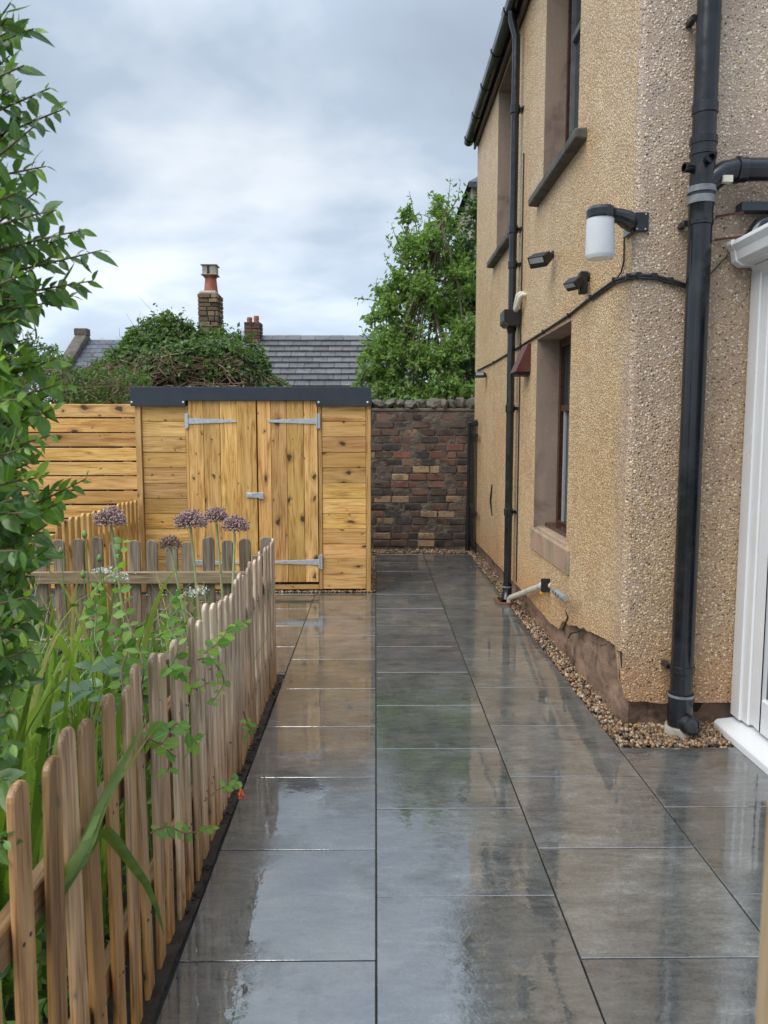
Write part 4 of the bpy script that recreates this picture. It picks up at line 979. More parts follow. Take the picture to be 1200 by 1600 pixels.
BUFF = [(0.46, 0.33, 0.185), (0.40, 0.27, 0.15), (0.33, 0.22, 0.13)]
ncs = 18
for rrow in range(ncs):
    zc_ = 0.09 + 0.0965 * rrow
    hgt = rrow / ncs
    x = -0.95 + (0.12 if rrow % 2 else 0.0) + R.uniform(-0.03, 0.03)
    while x < XW + 0.05:
        short = R.random() < 0.2
        L = 0.5 if short else 1.0
        pr = 0.04 + (0.26 if 0.38 < hgt < 0.76 and x > 0.2 else 0.10 if hgt > 0.3 else 0.02) + (0.15 if hgt > 0.92 else 0)
        pb = 0.05 + (0.12 if 0.05 < hgt < 0.35 or 0.55 < hgt < 0.72 else 0)
        t_ = R.random()
        c = R.choice(RED) if t_ < pr else R.choice(BUFF) if t_ < pr + pb else R.choice(DARK)
        q = R.uniform(0.8, 1.25)
        place("brick", R.choice(bks), bw, (x + 0.117 * L, WY + R.uniform(-0.004, 0.013), zc_ + 0.004 * noise.noise(Vector((x * 2, rrow, 0)))), (R.gauss(0, .02), R.gauss(0, .012), R.gauss(0, .015)), (L * 0.99, 1, R.uniform(0.93, 1.03)), tuple(k * q for k in c))
        x += 0.234 * L
x = -1.0
while x < XW:
    w_ = R.uniform(0.10, 0.20); h_ = R.uniform(0.07, 0.17)
    bm = bmesh.new(); bmesh.ops.create_icosphere(bm, subdivisions=2, radius=1)
    for v in bm.verts:
        nn = noise.noise(v.co * 1.6 + Vector((x * 9, 0, 3))) 
        v.co *= 1 + 0.35 * nn
        v.co = Vector((v.co.x * w_ * 0.56, v.co.y * 0.13, v.co.z * h_ * 0.62))
    me = bpy.data.meshes.new("coping_stone"); bm.to_mesh(me); bm.free(); me.materials.append(M['coping'])
    place("coping_stone", me, bw, (x + w_ / 2, WY + 0.10, 1.88 + R.uniform(-0.01, 0.03)), (R.gauss(0, .15), R.gauss(0, .45), R.gauss(0, .2)))
    x += w_ * 0.93
b = MB(); b.box(-5.2, XW + 0.3, WY - 0.012, WY + 0.235, 1.801, 1.845)
b.build("mortar_cap", M['coping'], bw, bevel=0.012)
ig = thing("iron_gate", "black iron gate folded back where brick wall meets the house", "gate", (1.22, 9.6, 0))
for k in range(5):
    yy = 9.30 + 0.13 * k
    b = MB(); b.tube([(1.222, yy, 0.06), (1.222, yy, 1.62)], 0.007, 8); b.lathe([(0.01, 0), (0.02, 0.02), (0.002, 0.09)], (1.222, yy, 1.61), 8); b.build("bar", M['iron'], ig, auto=40)
for zz in (0.14, 0.55, 1.5):
    b = MB(); b.box(1.212, 1.232, 9.27, 9.86, zz - 0.018, zz + 0.018); b.build("rail", M['iron'], ig)
b = MB(); b.tube([(1.19, 9.86, 0.0), (1.19, 9.86, 0.3), (1.195, 9.87, 0.75), (1.20, 9.87, 1.66)], [0.032, 0.030, 0.022, 0.02], 10); b.build("gate_post", M['iron'], ig, auto=50)

# ------------------------------------------------------------------ roofs and chimneys beyond
def slate_meshes(w, l, t):
    out = []
    for v in range(3):
        b = MB(); b.box(-w / 2 + 0.004, w / 2 - 0.004, 0, l, 0, t)
        out.append(b.mesh("slate", M['slate'], bevel=0.004))
    return out
def cottage(name, label, xa, xb, Yr, zr, run, pitch, sw, sl, col, coping=None, wallh=None):
    o = thing(name, label, "house", ((xa + xb) / 2, Yr, 0))
    ze_ = zr - run * math.tan(pitch)
    wl2 = MB(); wl2.box(xa, xb, Yr - run + 0.25, Yr + run - 0.25, 0, ze_ + 0.05)
    wl2.prism([(Yr - run + 0.25, ze_ + 0.05), (Yr + run - 0.25, ze_ + 0.05), (Yr, zr - 0.06)], 'x', xa, xb)
    wl2.build("wall", M['far_wall'], o)
    rfm = MB(); cp_, sp_ = math.cos(pitch), math.sin(pitch)
    rfm.add([(xa - .1, Yr - run, ze_), (xb + .1, Yr - run, ze_), (xb + .1, Yr, zr), (xa - .1, Yr, zr), (xb + .1, Yr + run, ze_), (xa - .1, Yr + run, ze_)], [(0, 1, 2, 3), (3, 2, 4, 5)])
    roof = rfm.build("roof", M['slate'], o, color=tuple(k * 0.35 for k in col))
    ms = slate_meshes(sw, sl * 1.22, 0.085 if sl > .28 else 0.02)
    rows = int((run / cp_) / sl); cols = int((xb - xa) / sw)
    for r_ in range(rows + 1):
        s0 = r_ * sl
        for c_ in range(cols + 1):
            xx = xa + (c_ + (0.5 if r_ % 2 else 0.0)) * sw
            if xx > xb + 0.02: continue
            q = R.uniform(0.75, 1.25)
            place("slate", R.choice(ms), roof, (xx, Yr - run - 0.04 + s0 * cp_, ze_ + 0.02 + s0 * sp_), (pitch - (0.16 if sl > .28 else 0.05) + R.gauss(0, .006), R.gauss(0, .004), 0), color=tuple(k * q for k in col))
    nr = int((xb - xa) / 0.45)
    b = MB(); b.prism([(Yr - 0.13, zr - 0.03), (Yr, zr + 0.085), (Yr + 0.13, zr - 0.03)], 'x', -0.22, 0.22); rm = b.mesh("ridge_tile", M['slate'], bevel=0.008)
    for k in range(nr + 1):
        place("ridge_tile", rm, o, (xa + 0.2 + 0.45 * k, 0, 0), color=tuple(kk * R.uniform(0.8, 1.2) for kk in col))
    if coping:
        b = MB()
        b.prism([(Yr - run - 0.1, ze_ + 0.0), (Yr - run - 0.1, ze_ + 0.16), (Yr, zr + 0.30), (Yr + run, ze_ + 0.16), (Yr + run, ze_), (Yr, zr + 0.05)], 'x', xa - 0.26, xa + 0.10)
        b.box(xa - 0.28, xa + 0.12, Yr - 0.15, Yr + 0.15, zr + 0.2, zr + 0.42)
        b.build("gable_coping", M['coping'], o, bevel=0.02)
    return o
ZR = Pf(480, 535, 22).z
c1 = cottage("slate_cottage", "low cottage with thick stepped slate roof between mound and tree", -4.3, 1.2, 22, ZR, 3.0, math.radians(35), 0.40, 0.30, (0.15, 0.148, 0.148))
ZL = Pf(160, 536, 24).z
c2 = cottage("gabled_cottage", "small far house with smooth slate roof and stone gable coping on the left", P(143, 540, 24).x, P(143, 540, 24).x + 3.0, 24, ZL, 2.2, math.radians(33), 0.34, 0.27, (0.115, 0.125, 0.145), coping=True)
def chimney(o, cx, cy, w, dep, z0, z1, bw_, bh, cols, name="chimney", piece="brick"):
    b = MB(); b.box(cx - w / 2 + 0.02, cx + w / 2 - 0.02, cy - dep / 2 + 0.02, cy + dep / 2 - 0.02, 0.0, z1 - 0.03)
    ch = b.build(name, M['mortar'], o)
    n = 0; z = z0; r_ = 0
    bb = MB(); bb.box(-0.5, 0.5, -0.5, 0.5, -0.5, 0.5); bme = bb.mesh(piece, M['rubble'], bevel=0.07)
    while z < z1 - bh * 0.3:
        hh = bh * R.uniform(0.8, 1.25); 
        x = cx - w / 2
        while x < cx + w / 2 - 0.02:
            L = min(bw_ * R.uniform(0.6, 1.4), cx + w / 2 - x)
            q = R.uniform(0.6, 1.3); c = R.choice(cols)
            place(piece, bme, ch, (x + L / 2, cy - dep / 2 + 0.06 + R.uniform(-.012, .012), z + hh / 2), (0, 0, R.gauss(0, .03)), (L - 0.012, 0.14, hh - 0.012), tuple(k * q for k in c))
            x += L
        for k in range(2):
            q = R.uniform(0.6, 1.2); c = R.choice(cols); d2 = (dep - 0.13) / 2
            place(piece, bme, ch, (cx + w / 2 - 0.04, cy - dep / 2 + 0.13 + d2 * (k + .5), z + hh / 2), (0, 0, 0), (0.10 + R.uniform(0, .015), d2 - .012, hh - .012), tuple(kk * q for kk in c))
            place(piece, bme, ch, (cx - w / 2 + 0.04, cy - dep / 2 + 0.13 + d2 * (k + .5), z + hh / 2), (0, 0, 0), (0.10 + R.uniform(0, .015), d2 - .012, hh - .012), tuple(kk * q for kk in c))
        z += hh
    return ch
CY = 13.6
so = thing("stone_chimney", "tall stone chimney with red pot and metal cowl behind the ivy mound", "chimney", (P(335, 500, CY).x, CY, 0))
STN = [(0.30, 0.22, 0.15), (0.22, 0.17, 0.12), (0.36, 0.27, 0.18), (0.17, 0.14, 0.11), (0.27, 0.18, 0.11)]
cxx = P(335, 500, CY).x
ztop = Pf(335, 457, CY - 0.3).z
ch1 = chimney(so, cxx, CY, 0.345, 0.42, 2.5, ztop, 0.17, 0.075, STN, "stack", "stone")
b = MB(); b.box(cxx - 0.155, cxx + 0.155, CY - .20, CY + .20, ztop - 0.03, ztop + 0.05); b.build("flaunching", M['cement'], so, bevel=0.03)
zp = Pf(335, 433, CY).z
b = MB(); b.lathe([(0.125, 0), (0.115, 0.06), (0.098, (zp - ztop) * 0.8), (0.115, (zp - ztop) * 0.86), (0.112, zp - ztop + 0.02)], (cxx + 0.02, CY, ztop + 0.03), 18); b.build("pot", M['clay'], so, auto=40)
cw2 = thing("dummy_pot", None, None) if False else None
b = MB(); zc0, zc1 = zp, Pf(335, 417, CY).z
b.box(cxx - 0.10, cxx + 0.13, CY - 0.115, CY + 0.115, zc0 + 0.02, zc1); b.box(cxx - 0.125, cxx + 0.155, CY - 0.14, CY + 0.14, zc1, zc1 + 0.014); b.box(cxx - 0.125, cxx + 0.155, CY - 0.14, CY + 0.14, zc0 + 0.012, zc0 + 0.024)
b.build("cowl", M['cement'], so, bevel=0.004)
b = MB(); b.box(cxx - 0.015, cxx + 0.02, CY - 0.125, CY - 0.116, zc0 + 0.03, zc1 - 0.01); b.build("cowl_slot", M['black_matt'], so)
RB = [(0.20, 0.10, 0.075), (0.26, 0.125, 0.09), (0.15, 0.08, 0.065), (0.23, 0.14, 0.11)]
c2x = P(400, 520, 22).x
ch2 = chimney(c1, c2x, 22, 0.44, 0.5, 3.6, Pf(400, 506, 22).z, 0.22, 0.08, RB)
for dx, hh in ((-0.10, 0.20), (0.09, 0.24)):
    b = MB(); b.lathe([(0.085, 0), (0.07, 0.12), (0.08, 0.15), (0.07, hh)], (c2x + dx, 22, Pf(400, 506, 22).z - 0.03), 12); b.build("pot", M['clay'], ch2, auto=40)

# ------------------------------------------------------------------ vegetation
def rdir(up=0.0):
    v = Vector((R.gauss(0, 1), R.gauss(0, 1), R.gauss(0, 1) + up)); return v.normalized()
def leaf_me(name, m, w, droop, n=4, fold=0.10, point=0.75):
    b = MB(); vs = []; fs = []
    for k in range(n + 1):
        t = k / n
        ww = w * math.sin(PI * min(1, t ** point)) * (1 if t < 1 else 0) if 0 < t < 1 else 0.0
        zc_ = -droop * t * t
        vs += [(t, ww / 2, zc_ + fold * ww), (t, 0, zc_), (t, -ww / 2, zc_ + fold * ww)]
    for k in range(n):
        a = 3 * k; fs += [(a, a + 1, a + 4, a + 3), (a + 1, a + 2, a + 5, a + 4)]
    b.add(vs, fs)
    b.tube([(-0.16, 0, 0.02), (0.0, 0, 0)], 0.014, 4, False)
    me = b.mesh(name, m); me.shade_smooth(); return me
def add_leaf(mb, me, p, d, nrm, size):
    q = leaf_q(d, nrm); n_ = 15
    vs = [p + q @ (v.co * size) for v in list(me.vertices)[:n_]]
    mb.add(vs, [tuple(f.vertices) for f in me.polygons if max(f.vertices) < n_])
def leaf_q(d, nrm):
    d = d.normalized(); y = nrm.cross(d)
    if y.length < 1e-4: y = Vector((0, 1, 0)).cross(d)
    y.normalize(); z = d.cross(y)
    return Matrix((d, y, z)).transposed().to_quaternion()

# --- tree behind the wall
def tree(name, label, cat, base, trunk, clumps, ldens, lsize, m, bark, extra=None, group=None):
    o = thing(name, label, cat, base, group)
    tb = MB(); base = Vector(base)
    tb.tube(trunk, [0.085 * (1 - 0.6 * i / (len(trunk) - 1)) for i in range(len(trunk))], 8)
    tb.build("trunk", bark, o, auto=60)
    br = MB(); cr = MB()
    top = Vector(trunk[-1])
    for (c, r) in clumps:
        c = Vector(c)
        s = Vector(trunk[R.randrange(max(1, len(trunk) - 3), len(trunk))])
        mid = s.lerp(c, 0.55) + Vector((R.gauss(0, .08), R.gauss(0, .08), -0.05))
        br.tube([s, mid, c], [0.028, 0.018, 0.008], 5)
        nt = max(4, int(ldens * r * r * 0.09))
        for _ in range(nt):
            dv = rdir(0.25); tip = c + Vector((dv.x, dv.y, dv.z)) * r * R.uniform(0.6, 1.12)
            st_ = c + dv * r * 0.15 + rdir() * r * 0.2
            br.tube([st_, tip], [0.006, 0.002], 3, False)
            nl = R.randint(8, 13)
            for k in range(nl):
                p = st_.lerp(tip, (k + 0.6) / nl)
                ld = ((tip - st_).normalized() * 0.5 + rdir(-0.2)).normalized()
                cr.leaf(p, ld, rdir(0.9), lsize * R.uniform(0.6, 1.25), 0.5)
    if extra: extra(br, cr)
    br.build("branch", bark, o, auto=60)
    cr.build("crown", m, o)
    return o
TD = 12.2
cl = [(P(px, py, TD + dd), r) for (px, py, dd, r) in ((655, 400, 0, .42), (690, 355, .3, .42), (705, 420, .5, .5), (640, 460, 0, .40), (610, 490, -.1, .36), (585, 500, 0, .22), (572, 590, -.2, .24), (600, 460, 0, .24), (640, 340, 0, .22), (665, 460, -.3, .4), (640, 560, -.4, .4), (672, 380, -.3, .35), (640, 622, -.5, .36), (604, 622, -.4, .28), (690, 610, -.6, .42), (725, 622, -.6, .36), (700, 560, -.5, .42), (725, 520, -.3, .4), (722, 440, -.1, .4), (600, 560, -.4, .3), (618, 520, 0, .3), (602, 545, -.2, .38), (640, 530, -.2, .45), (590, 585, -.1, .30),
      (620, 590, -.3, .36), (665, 570, -.1, .42), (700, 500, .3, .5), (655, 620, .0, .4), (690, 320, .3, .25), (640, 380, .2, .28), (618, 440, 0, .25), (575, 560, 0, .18))]
def shoots(br, cr):
    for pts in ([(660, 420), (650, 350), (640, 298)], [(690, 370), (700, 320), (705, 278)], [(700, 370), (690, 320), (668, 300)], [(630, 470), (590, 470), (556, 465)], [(640, 440), (610, 420), (600, 395)], [(610, 540), (575, 530), (565, 515)], [(640, 400), (622, 380), (612, 350)], [(690, 350), (716, 310), (720, 285)], [(650, 440), (625, 400), (602, 372)]):
        ps = [P(a, b_, TD) for a, b_ in pts]
        br.tube(ps, [0.012, 0.007, 0.003], 4, False)
        for k in range(26):
            t = k / 25 * 1.98; j = int(t); p = ps[min(j, 1)].lerp(ps[min(j, 1) + 1], t - j) + rdir() * 0.05
            cr.leaf(p, rdir(0.1), rdir(0.6), R.uniform(0.06, 0.11), 0.48)
tr0 = P(600, 640, TD)
tree("leafy_tree", "pale green leafy tree rising behind the brick wall coping", "tree", (tr0.x, tr0.y, 0), [(tr0.x, tr0.y, 0), (tr0.x + .02, tr0.y, 1.6), P(606, 600, TD), P(615, 565, TD), P(640, 500, TD), P(665, 430, TD), P(690, 350, TD)], cl, 3900, 0.095, M['tree'], M['bark'], shoots)
ED = 13.0
cl2 = [(P(px, py, ED + dd), r) for (px, py, dd, r) in ((725, 400, 0, .5), (740, 480, 0, .55), (700, 560, .1, .55), (735, 580, -.3, .5), (760, 350, .2, .5), (690, 480, .4, .55), (720, 640, -.4, .5), (660, 640, .1, .5), (790, 450, 0, .6), (745, 330, .2, .3), (620, 640, .4, .4))]
tr1 = P(745, 640, ED)
tree("evergreen_tree", "dark evergreen tree tight against the far house corner", "tree", (tr1.x, tr1.y, 0), [(tr1.x, tr1.y, 0), (tr1.x, tr1.y, 1.5), P(742, 560, ED), P(740, 480, ED), P(738, 400, ED)], cl2, 2400, 0.11, M['tree_dark'], M['bark'])
nh = thing("neighbour_house", "slate topped corner of a house half hidden behind the trees", "house", (2.6, 17, 0))
b = MB(); xa = P(722, 320, 16).x; zn = P(722, 312, 16).z
b.box(xa + 0.1, xa + 3, 15.6, 19, 0, zn); b.build("wall", M['far_wall'], nh)
b = MB(); b.add([(xa, 15.4, zn), (xa + 3.2, 15.4, zn), (xa + 3.2, 17.2, zn + 1.1), (xa + 1.2, 17.2, zn + 1.1), (xa, 19.2, zn), (xa + 3.2, 19.2, zn), (xa, 15.4, zn - .1), (xa + 3.2, 15.4, zn - .1)], [(0, 1, 2, 3), (3, 2, 5, 4), (0, 3, 4), (0, 6, 7, 1)]); b.build("roof", M['slate'], nh, color=(0.09, 0.09, 0.1))

# --- ivy mound
MD = 11.2
mc = P(290, 640, MD); mc.z = 1.55
mr = Vector((1.46, 0.95, P(318, 513, MD - 0.3).z - 1.55))
ivy = thing("ivy_mound", "big domed ivy mound with dead stems showing behind the shed roof", "ivy", (mc.x, mc.y, 0))
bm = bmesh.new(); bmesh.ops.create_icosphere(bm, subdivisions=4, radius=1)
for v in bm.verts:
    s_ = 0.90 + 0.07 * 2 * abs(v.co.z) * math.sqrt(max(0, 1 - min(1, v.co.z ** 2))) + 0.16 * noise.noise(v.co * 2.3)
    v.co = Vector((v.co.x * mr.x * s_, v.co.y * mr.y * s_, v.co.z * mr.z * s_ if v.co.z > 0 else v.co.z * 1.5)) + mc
me = bpy.data.meshes.new("light_block_core"); bm.to_mesh(me); bm.free(); me.materials.append(M['dark_core']); place("light_block_core", me, ivy)  # dark solid core added inside the mound to block light behind the leaves
def mound_pt(az, el, k=1.0):
    n_ = Vector((math.cos(el) * math.sin(az), -math.cos(el) * math.cos(az), math.sin(el)))
    s_ = k * (0.97 + 0.07 * abs(math.sin(2 * el)) + 0.16 * noise.noise(n_ * 2.3) + 0.07 * noise.noise(n_ * 6))
    return mc + Vector((n_.x * mr.x, n_.y * mr.y, n_.z * mr.z)) * s_, n_
lv = MB()
for _ in range(15000):
    az = R.uniform(-1.9, 1.9); el = math.asin(R.uniform(0.0, 1.0))
    bare = 0.50 + 0.16 * noise.noise(Vector((az * 1.7, 4, 0))) + 0.10 * noise.noise(Vector((az * 6, el * 4, 0))) - 0.42 * max(0, abs(az) - 0.75)
    if el < bare and R.random() > 0.045: continue
    p, n_ = mound_pt(az, el, R.uniform(0.94, 1.06))
    d = (Vector((0, 0, -0.5)) + rdir() * 0.9 + n_ * 0.3).normalized()
    lv.leaf(p, d, (n_ + rdir() * 0.5).normalized(), R.uniform(0.05, 0.105), 0.62)
for _ in range(10):                                           # loose shoots along the crest
    az = R.uniform(-1.3, 1.3); el = R.uniform(0.75, 1.4); p, n_ = mound_pt(az, el, 1.0)
    for k in range(9):
        q = p + (n_ + Vector((0.4 * math.sin(k + az * 9), 0, 0.4))).normalized() * 0.028 * k
        lv.leaf(q, rdir(0.1), rdir(0.5), R.uniform(0.04, 0.08), 0.5)
lv.build("foliage", M['ivy'], ivy)
ds = MB()
for _ in range(900):
    az = R.uniform(-1.45, 1.45); el = R.uniform(-0.2, 0.74)
    if abs(az) > 0.9 and R.random() < 0.5: continue
    da = R.gauss(0, 0.20); de = -abs(R.gauss(0.14, 0.16)); curl = R.gauss(0, 0.14)
    ps = []
    for k in range(6):
        t = k / 5
        p, n_ = mound_pt(az + da * t + curl * math.sin(t * PI), el + de * t + 0.10 * curl * math.sin(t * 5), 1.0 + 0.06 * math.sin(t * PI) + R.uniform(-.015, .02))
        ps.append(p)
    ds.tube(ps, R.uniform(0.004, 0.0105), 3, False)
for _ in range(18):
    az = R.uniform(-1.2, 1.2); el = R.uniform(0.7, 1.35); p, n_ = mound_pt(az, el, 1.0)
    ds.tube([p, p + n_ * 0.12 + rdir() * 0.05, p + n_ * R.uniform(.2, .32) + Vector((R.gauss(0, .1), 0, .06))], [0.004, 0.003, 0.0015], 3, False)
tag(ds.build("dead_stem", M['dead'], ivy), kind="stuff")
# --- scrubby hedge left of the mound
hd = thing("hedge", "low scrubby hedge above the slatted fence left of the mound", "hedge", (-3.9, 9.3, 0))
hm = MB(); hs = MB()
for _ in range(3600):
    px = R.uniform(20, 235); top = 556 + (20 if 115 < px < 205 else 0) + 14 * noise.noise(Vector((px * 0.03, 0, 0))) - 12 * noise.noise(Vector((px * 0.09, 7, 0))) + (26 if px > 205 else 0)
    py = top + (650 - top) * R.random() ** 1.15; dd = 9.2 + R.gauss(0, 0.35)
    p = P(px, py, dd)
    hm.leaf(p, rdir(0.2), rdir(0.8), R.uniform(0.035, 0.08), 0.45)
for _ in range(260):
    px = R.uniform(20, 235); p = P(px, R.uniform(600, 650), 9.2 + R.gauss(0, .3))
    hs.tube([p, p + Vector((R.gauss(0, .1), R.gauss(0, .1), R.uniform(.05, .22))), p + Vector((R.gauss(0, .22), R.gauss(0, .15), R.uniform(.1, .42)))], [0.007, 0.005, 0.002], 3, False)
for i in range(5):
    hs.tube([(-4.6 + i * 0.45, 9.3, 0), (-4.6 + i * 0.45 + R.gauss(0, .1), 9.25, 0.9), (-4.6 + i * 0.45 + R.gauss(0, .2), 9.2, 1.85)], [0.03, 0.02, 0.008], 5)
hm.build("foliage", M['hedge'], hd); tag(hs.build("stem", M['dead'], hd), kind="stuff")
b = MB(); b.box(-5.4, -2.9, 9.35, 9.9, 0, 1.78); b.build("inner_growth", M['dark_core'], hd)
# --- trees far off on the left
for i, (px, py, r, lab) in enumerate(((40, 548, 1.0, "far hazy tree nearest the shrub leaves on the left"), (92, 558, 0.72, "thin far tree just left of the stone gable"), (5, 520, 1.3, "tallest far tree half hidden behind the shrub"))):
    c = P(px, py, 31); base = (c.x, c.y, 0)
    tree("distant_tree", lab, "tree", base, [base, (c.x, c.y, c.z * 0.5), (c.x + .1, c.y, c.z * 0.75), (c.x, c.y, c.z)], [(c + Vector((R.gauss(0, r * .45), R.gauss(0, r * .4), R.uniform(-r, r * .5))), r * R.uniform(.4, .6)) for _ in range(9)], 700 if i != 1 else 350, 0.16, M['far_tree'], M['bark'], group="trees far off on the left")

# --- foreground shrub
sh = thing("shrub", "tall leafy shrub with glossy green leaves at the left edge", "shrub", (-1.25, 1.6, 0))
LF = [leaf_me("leaf", M['shrub'], w, dr) for w, dr in ((0.42, 0.10), (0.48, 0.22), (0.36, 0.38), (0.54, 0.03), (0.44, -0.16))]
LY = [leaf_me("leaf", M['shrub_young'], w, dr) for w, dr in ((0.40, 0.12), (0.46, 0.25), (0.36, 0.02))]
# twigs given as the way they grow: start, tip, depth, leaf colour
TW = [(-60, 130, 24, 8, 1.5, 0), (-60, 110, 60, 48, 1.55, 0), (-70, 150, 45, 105, 1.5, 0), (-60, 200, 85, 140, 1.55, 0), (-40, 235, 108, 172, 1.6, 0), (-60, 290, 78, 262, 1.6, 0), (-70, 300, 60, 200, 1.5, 0),
      (-60, 380, 95, 330, 1.5, 0), (-70, 420, 132, 362, 1.55, 0), (-50, 440, 165, 392, 1.6, 0), (-50, 480, 150, 440, 1.6, 0), (-60, 500, 70, 480, 1.5, 0), (-80, 340, 40, 300, 1.45, 0), (-80, 460, 60, 420, 1.4, 0),
      (-80, 540, 40, 500, 1.45, 0), (-60, 600, 96, 560, 1.6, 1), (-60, 640, 100, 600, 1.6, 1), (-40, 680, 112, 600, 1.65, 1), (-60, 700, 90, 640, 1.55, 1), (-60, 740, 85, 680, 1.5, 1), (-60, 780, 75, 745, 1.45, 1), (-60, 810, 60, 770, 1.4, 0),
      (-40, 830, 140, 748, 1.7, 1), (-60, 850, 100, 785, 1.6, 1), (-70, 880, 80, 820, 1.5, 0), (-70, 900, 65, 870, 1.45, 0), (-60, 950, 90, 850, 1.55, 1), (-70, 960, 55, 930, 1.4, 0), (-70, 1010, 60, 960, 1.5, 0), (-70, 1040, 55, 1010, 1.4, 0),
      (-70, 1090, 45, 1060, 1.45, 0), (-80, 1140, 40, 1100, 1.4, 0), (-80, 1190, 25, 1160, 1.4, 0), (-90, 560, 30, 555, 1.35, 1), (-90, 640, 40, 625, 1.35, 1), (-90, 720, 45, 700, 1.35, 0), (-90, 800, 45, 800, 1.35, 0), (-90, 880, 40, 860, 1.35, 0), (-90, 980, 40, 985, 1.35, 0),
      (-80, 400, 20, 390, 1.65, 0), (-80, 560, 50, 530, 1.7, 0), (-80, 660, 60, 655, 1.7, 0), (-80, 760, 60, 720, 1.7, 1), (-80, 900, 60, 900, 1.7, 0), (-80, 1030, 50, 1030, 1.65, 1),
      (-90, 1240, 20, 1215, 1.35, 0), (-90, 1340, 14, 1310, 1.3, 0)]
tw = MB(); extra_leaves = MB(); extra_young = MB(); nleaf = 0
jobs = []
TW2 = [(x0, y0 + R.uniform(-25, 40), x1 * R.uniform(0.25, 0.9) + R.uniform(-25, 0), y1 + R.uniform(-40, 40), dep + R.uniform(0.02, .25), young if R.random() < .6 else 0) for (x0, y0, x1, y1, dep, young) in TW for _ in range(3 if y1 > 320 else 1)]
for (x0, y0, x1, y1, dep, young) in TW + TW2:
    a, c = P(x0, y0, dep + 0.15), P(x1 - 4, y1, dep)
    mid = a.lerp(c, 0.5) + Vector((0, 0, R.uniform(-0.03, 0.02)))
    def pt(t): return a * (1 - t) ** 2 + mid * 2 * t * (1 - t) + c * t * t
    ps = [pt(k / 6) for k in range(7)]
    tw.tube(ps, [0.0042 - 0.0028 * k / 6 for k in range(7)], 5)
    L = (c - a).length
    n = max(7, int(L / 0.0155))
    for k in range(n):
        t = 0.12 + 0.88 * k / (n - 1)
        p = pt(min(t, 1)); ax = (pt(min(1, t + .02)) - pt(t - .03)).normalized()
        side_ = ax.cross(Vector((0, 0, 1))).normalized()
        upv = side_.cross(ax)
        sgn = 1 if k % 2 else -1
        d = (ax * R.uniform(0.5, 0.9) + (upv * sgn * 0.75 if R.random() < .6 else side_ * sgn * 0.8) + rdir() * 0.28 + Vector((0, 0, -0.28))).normalized()
        nrm = (Vector((-0.1, -0.65, 0.6)) + rdir() * 0.6).normalized()
        size = R.uniform(0.028, 0.056) * (0.55 if t > 0.93 else 1.0)
        jobs.append((p, d, nrm, size, young or (t > 0.9 and R.random() < .5)))
stem_top = [(-1.25, 1.6, 0.0), (-1.2, 1.62, 0.6), (-1.12, 1.62, 1.1), (-1.1, 1.6, 1.6), (-1.08, 1.6, 2.0), (-1.1, 1.6, 2.5)]
st3 = MB(); st3.tube(stem_top, [0.02, 0.018, 0.014, 0.011, 0.008, 0.004], 7)
st3.tube([(-1.25, 1.55, 0), (-1.15, 1.5, 0.5), (-0.98, 1.48, 0.9), (-0.95, 1.45, 1.3)], [0.015, 0.012, 0.009, 0.004], 6)
for (x0, y0, x1, y1, dep, young) in TW[::2]:
    a = P(x0, y0, dep + 0.15); s_ = min((Vector(q) for q in stem_top), key=lambda q: abs(q.z - a.z + 0.25))
    st3.tube([s_, s_.lerp(a, 0.6) + Vector((0, 0, -0.02)), a], [0.006, 0.005, 0.0042], 5)
st3.build("stem", M['bark'], sh, auto=60); tw.build("twig", M['twig'], sh, auto=60)
def inframe(p):
    q = p - Vector((0, 0, H)); d = q.y * CT - q.z * ST; return 587 + F * q.x / d > -12
jobs.sort(key=lambda j: (not inframe(j[0]), R.random()))
for k, (p, d, nrm, size, yg) in enumerate(jobs):
    if k < 290: place("leaf", R.choice(LY if yg else LF), sh, p, leaf_q(d, nrm), size * 1.1, color=(1, 1, 1))
    else: add_leaf(extra_young if yg else extra_leaves, R.choice(LF), p, d, nrm, size * 1.1)
for _ in range(1500):                                           # the dense inside of the shrub, mostly out of frame
    t = R.random(); pz = R.uniform(0.25, 2.1); p = Vector((-1.12 + R.gauss(0, .16) , 1.62 + R.gauss(0, .2), pz))
    if p.x > -0.72 - 0.0: continue
    add_leaf(extra_leaves, R.choice(LF), p, rdir(0.1), rdir(0.8), R.uniform(0.04, 0.06))
o = extra_leaves.build("foliage", M['shrub'], sh); o["kind"] = "stuff"
o = extra_young.build("young_foliage", M['shrub_young'], sh); o["kind"] = "stuff"

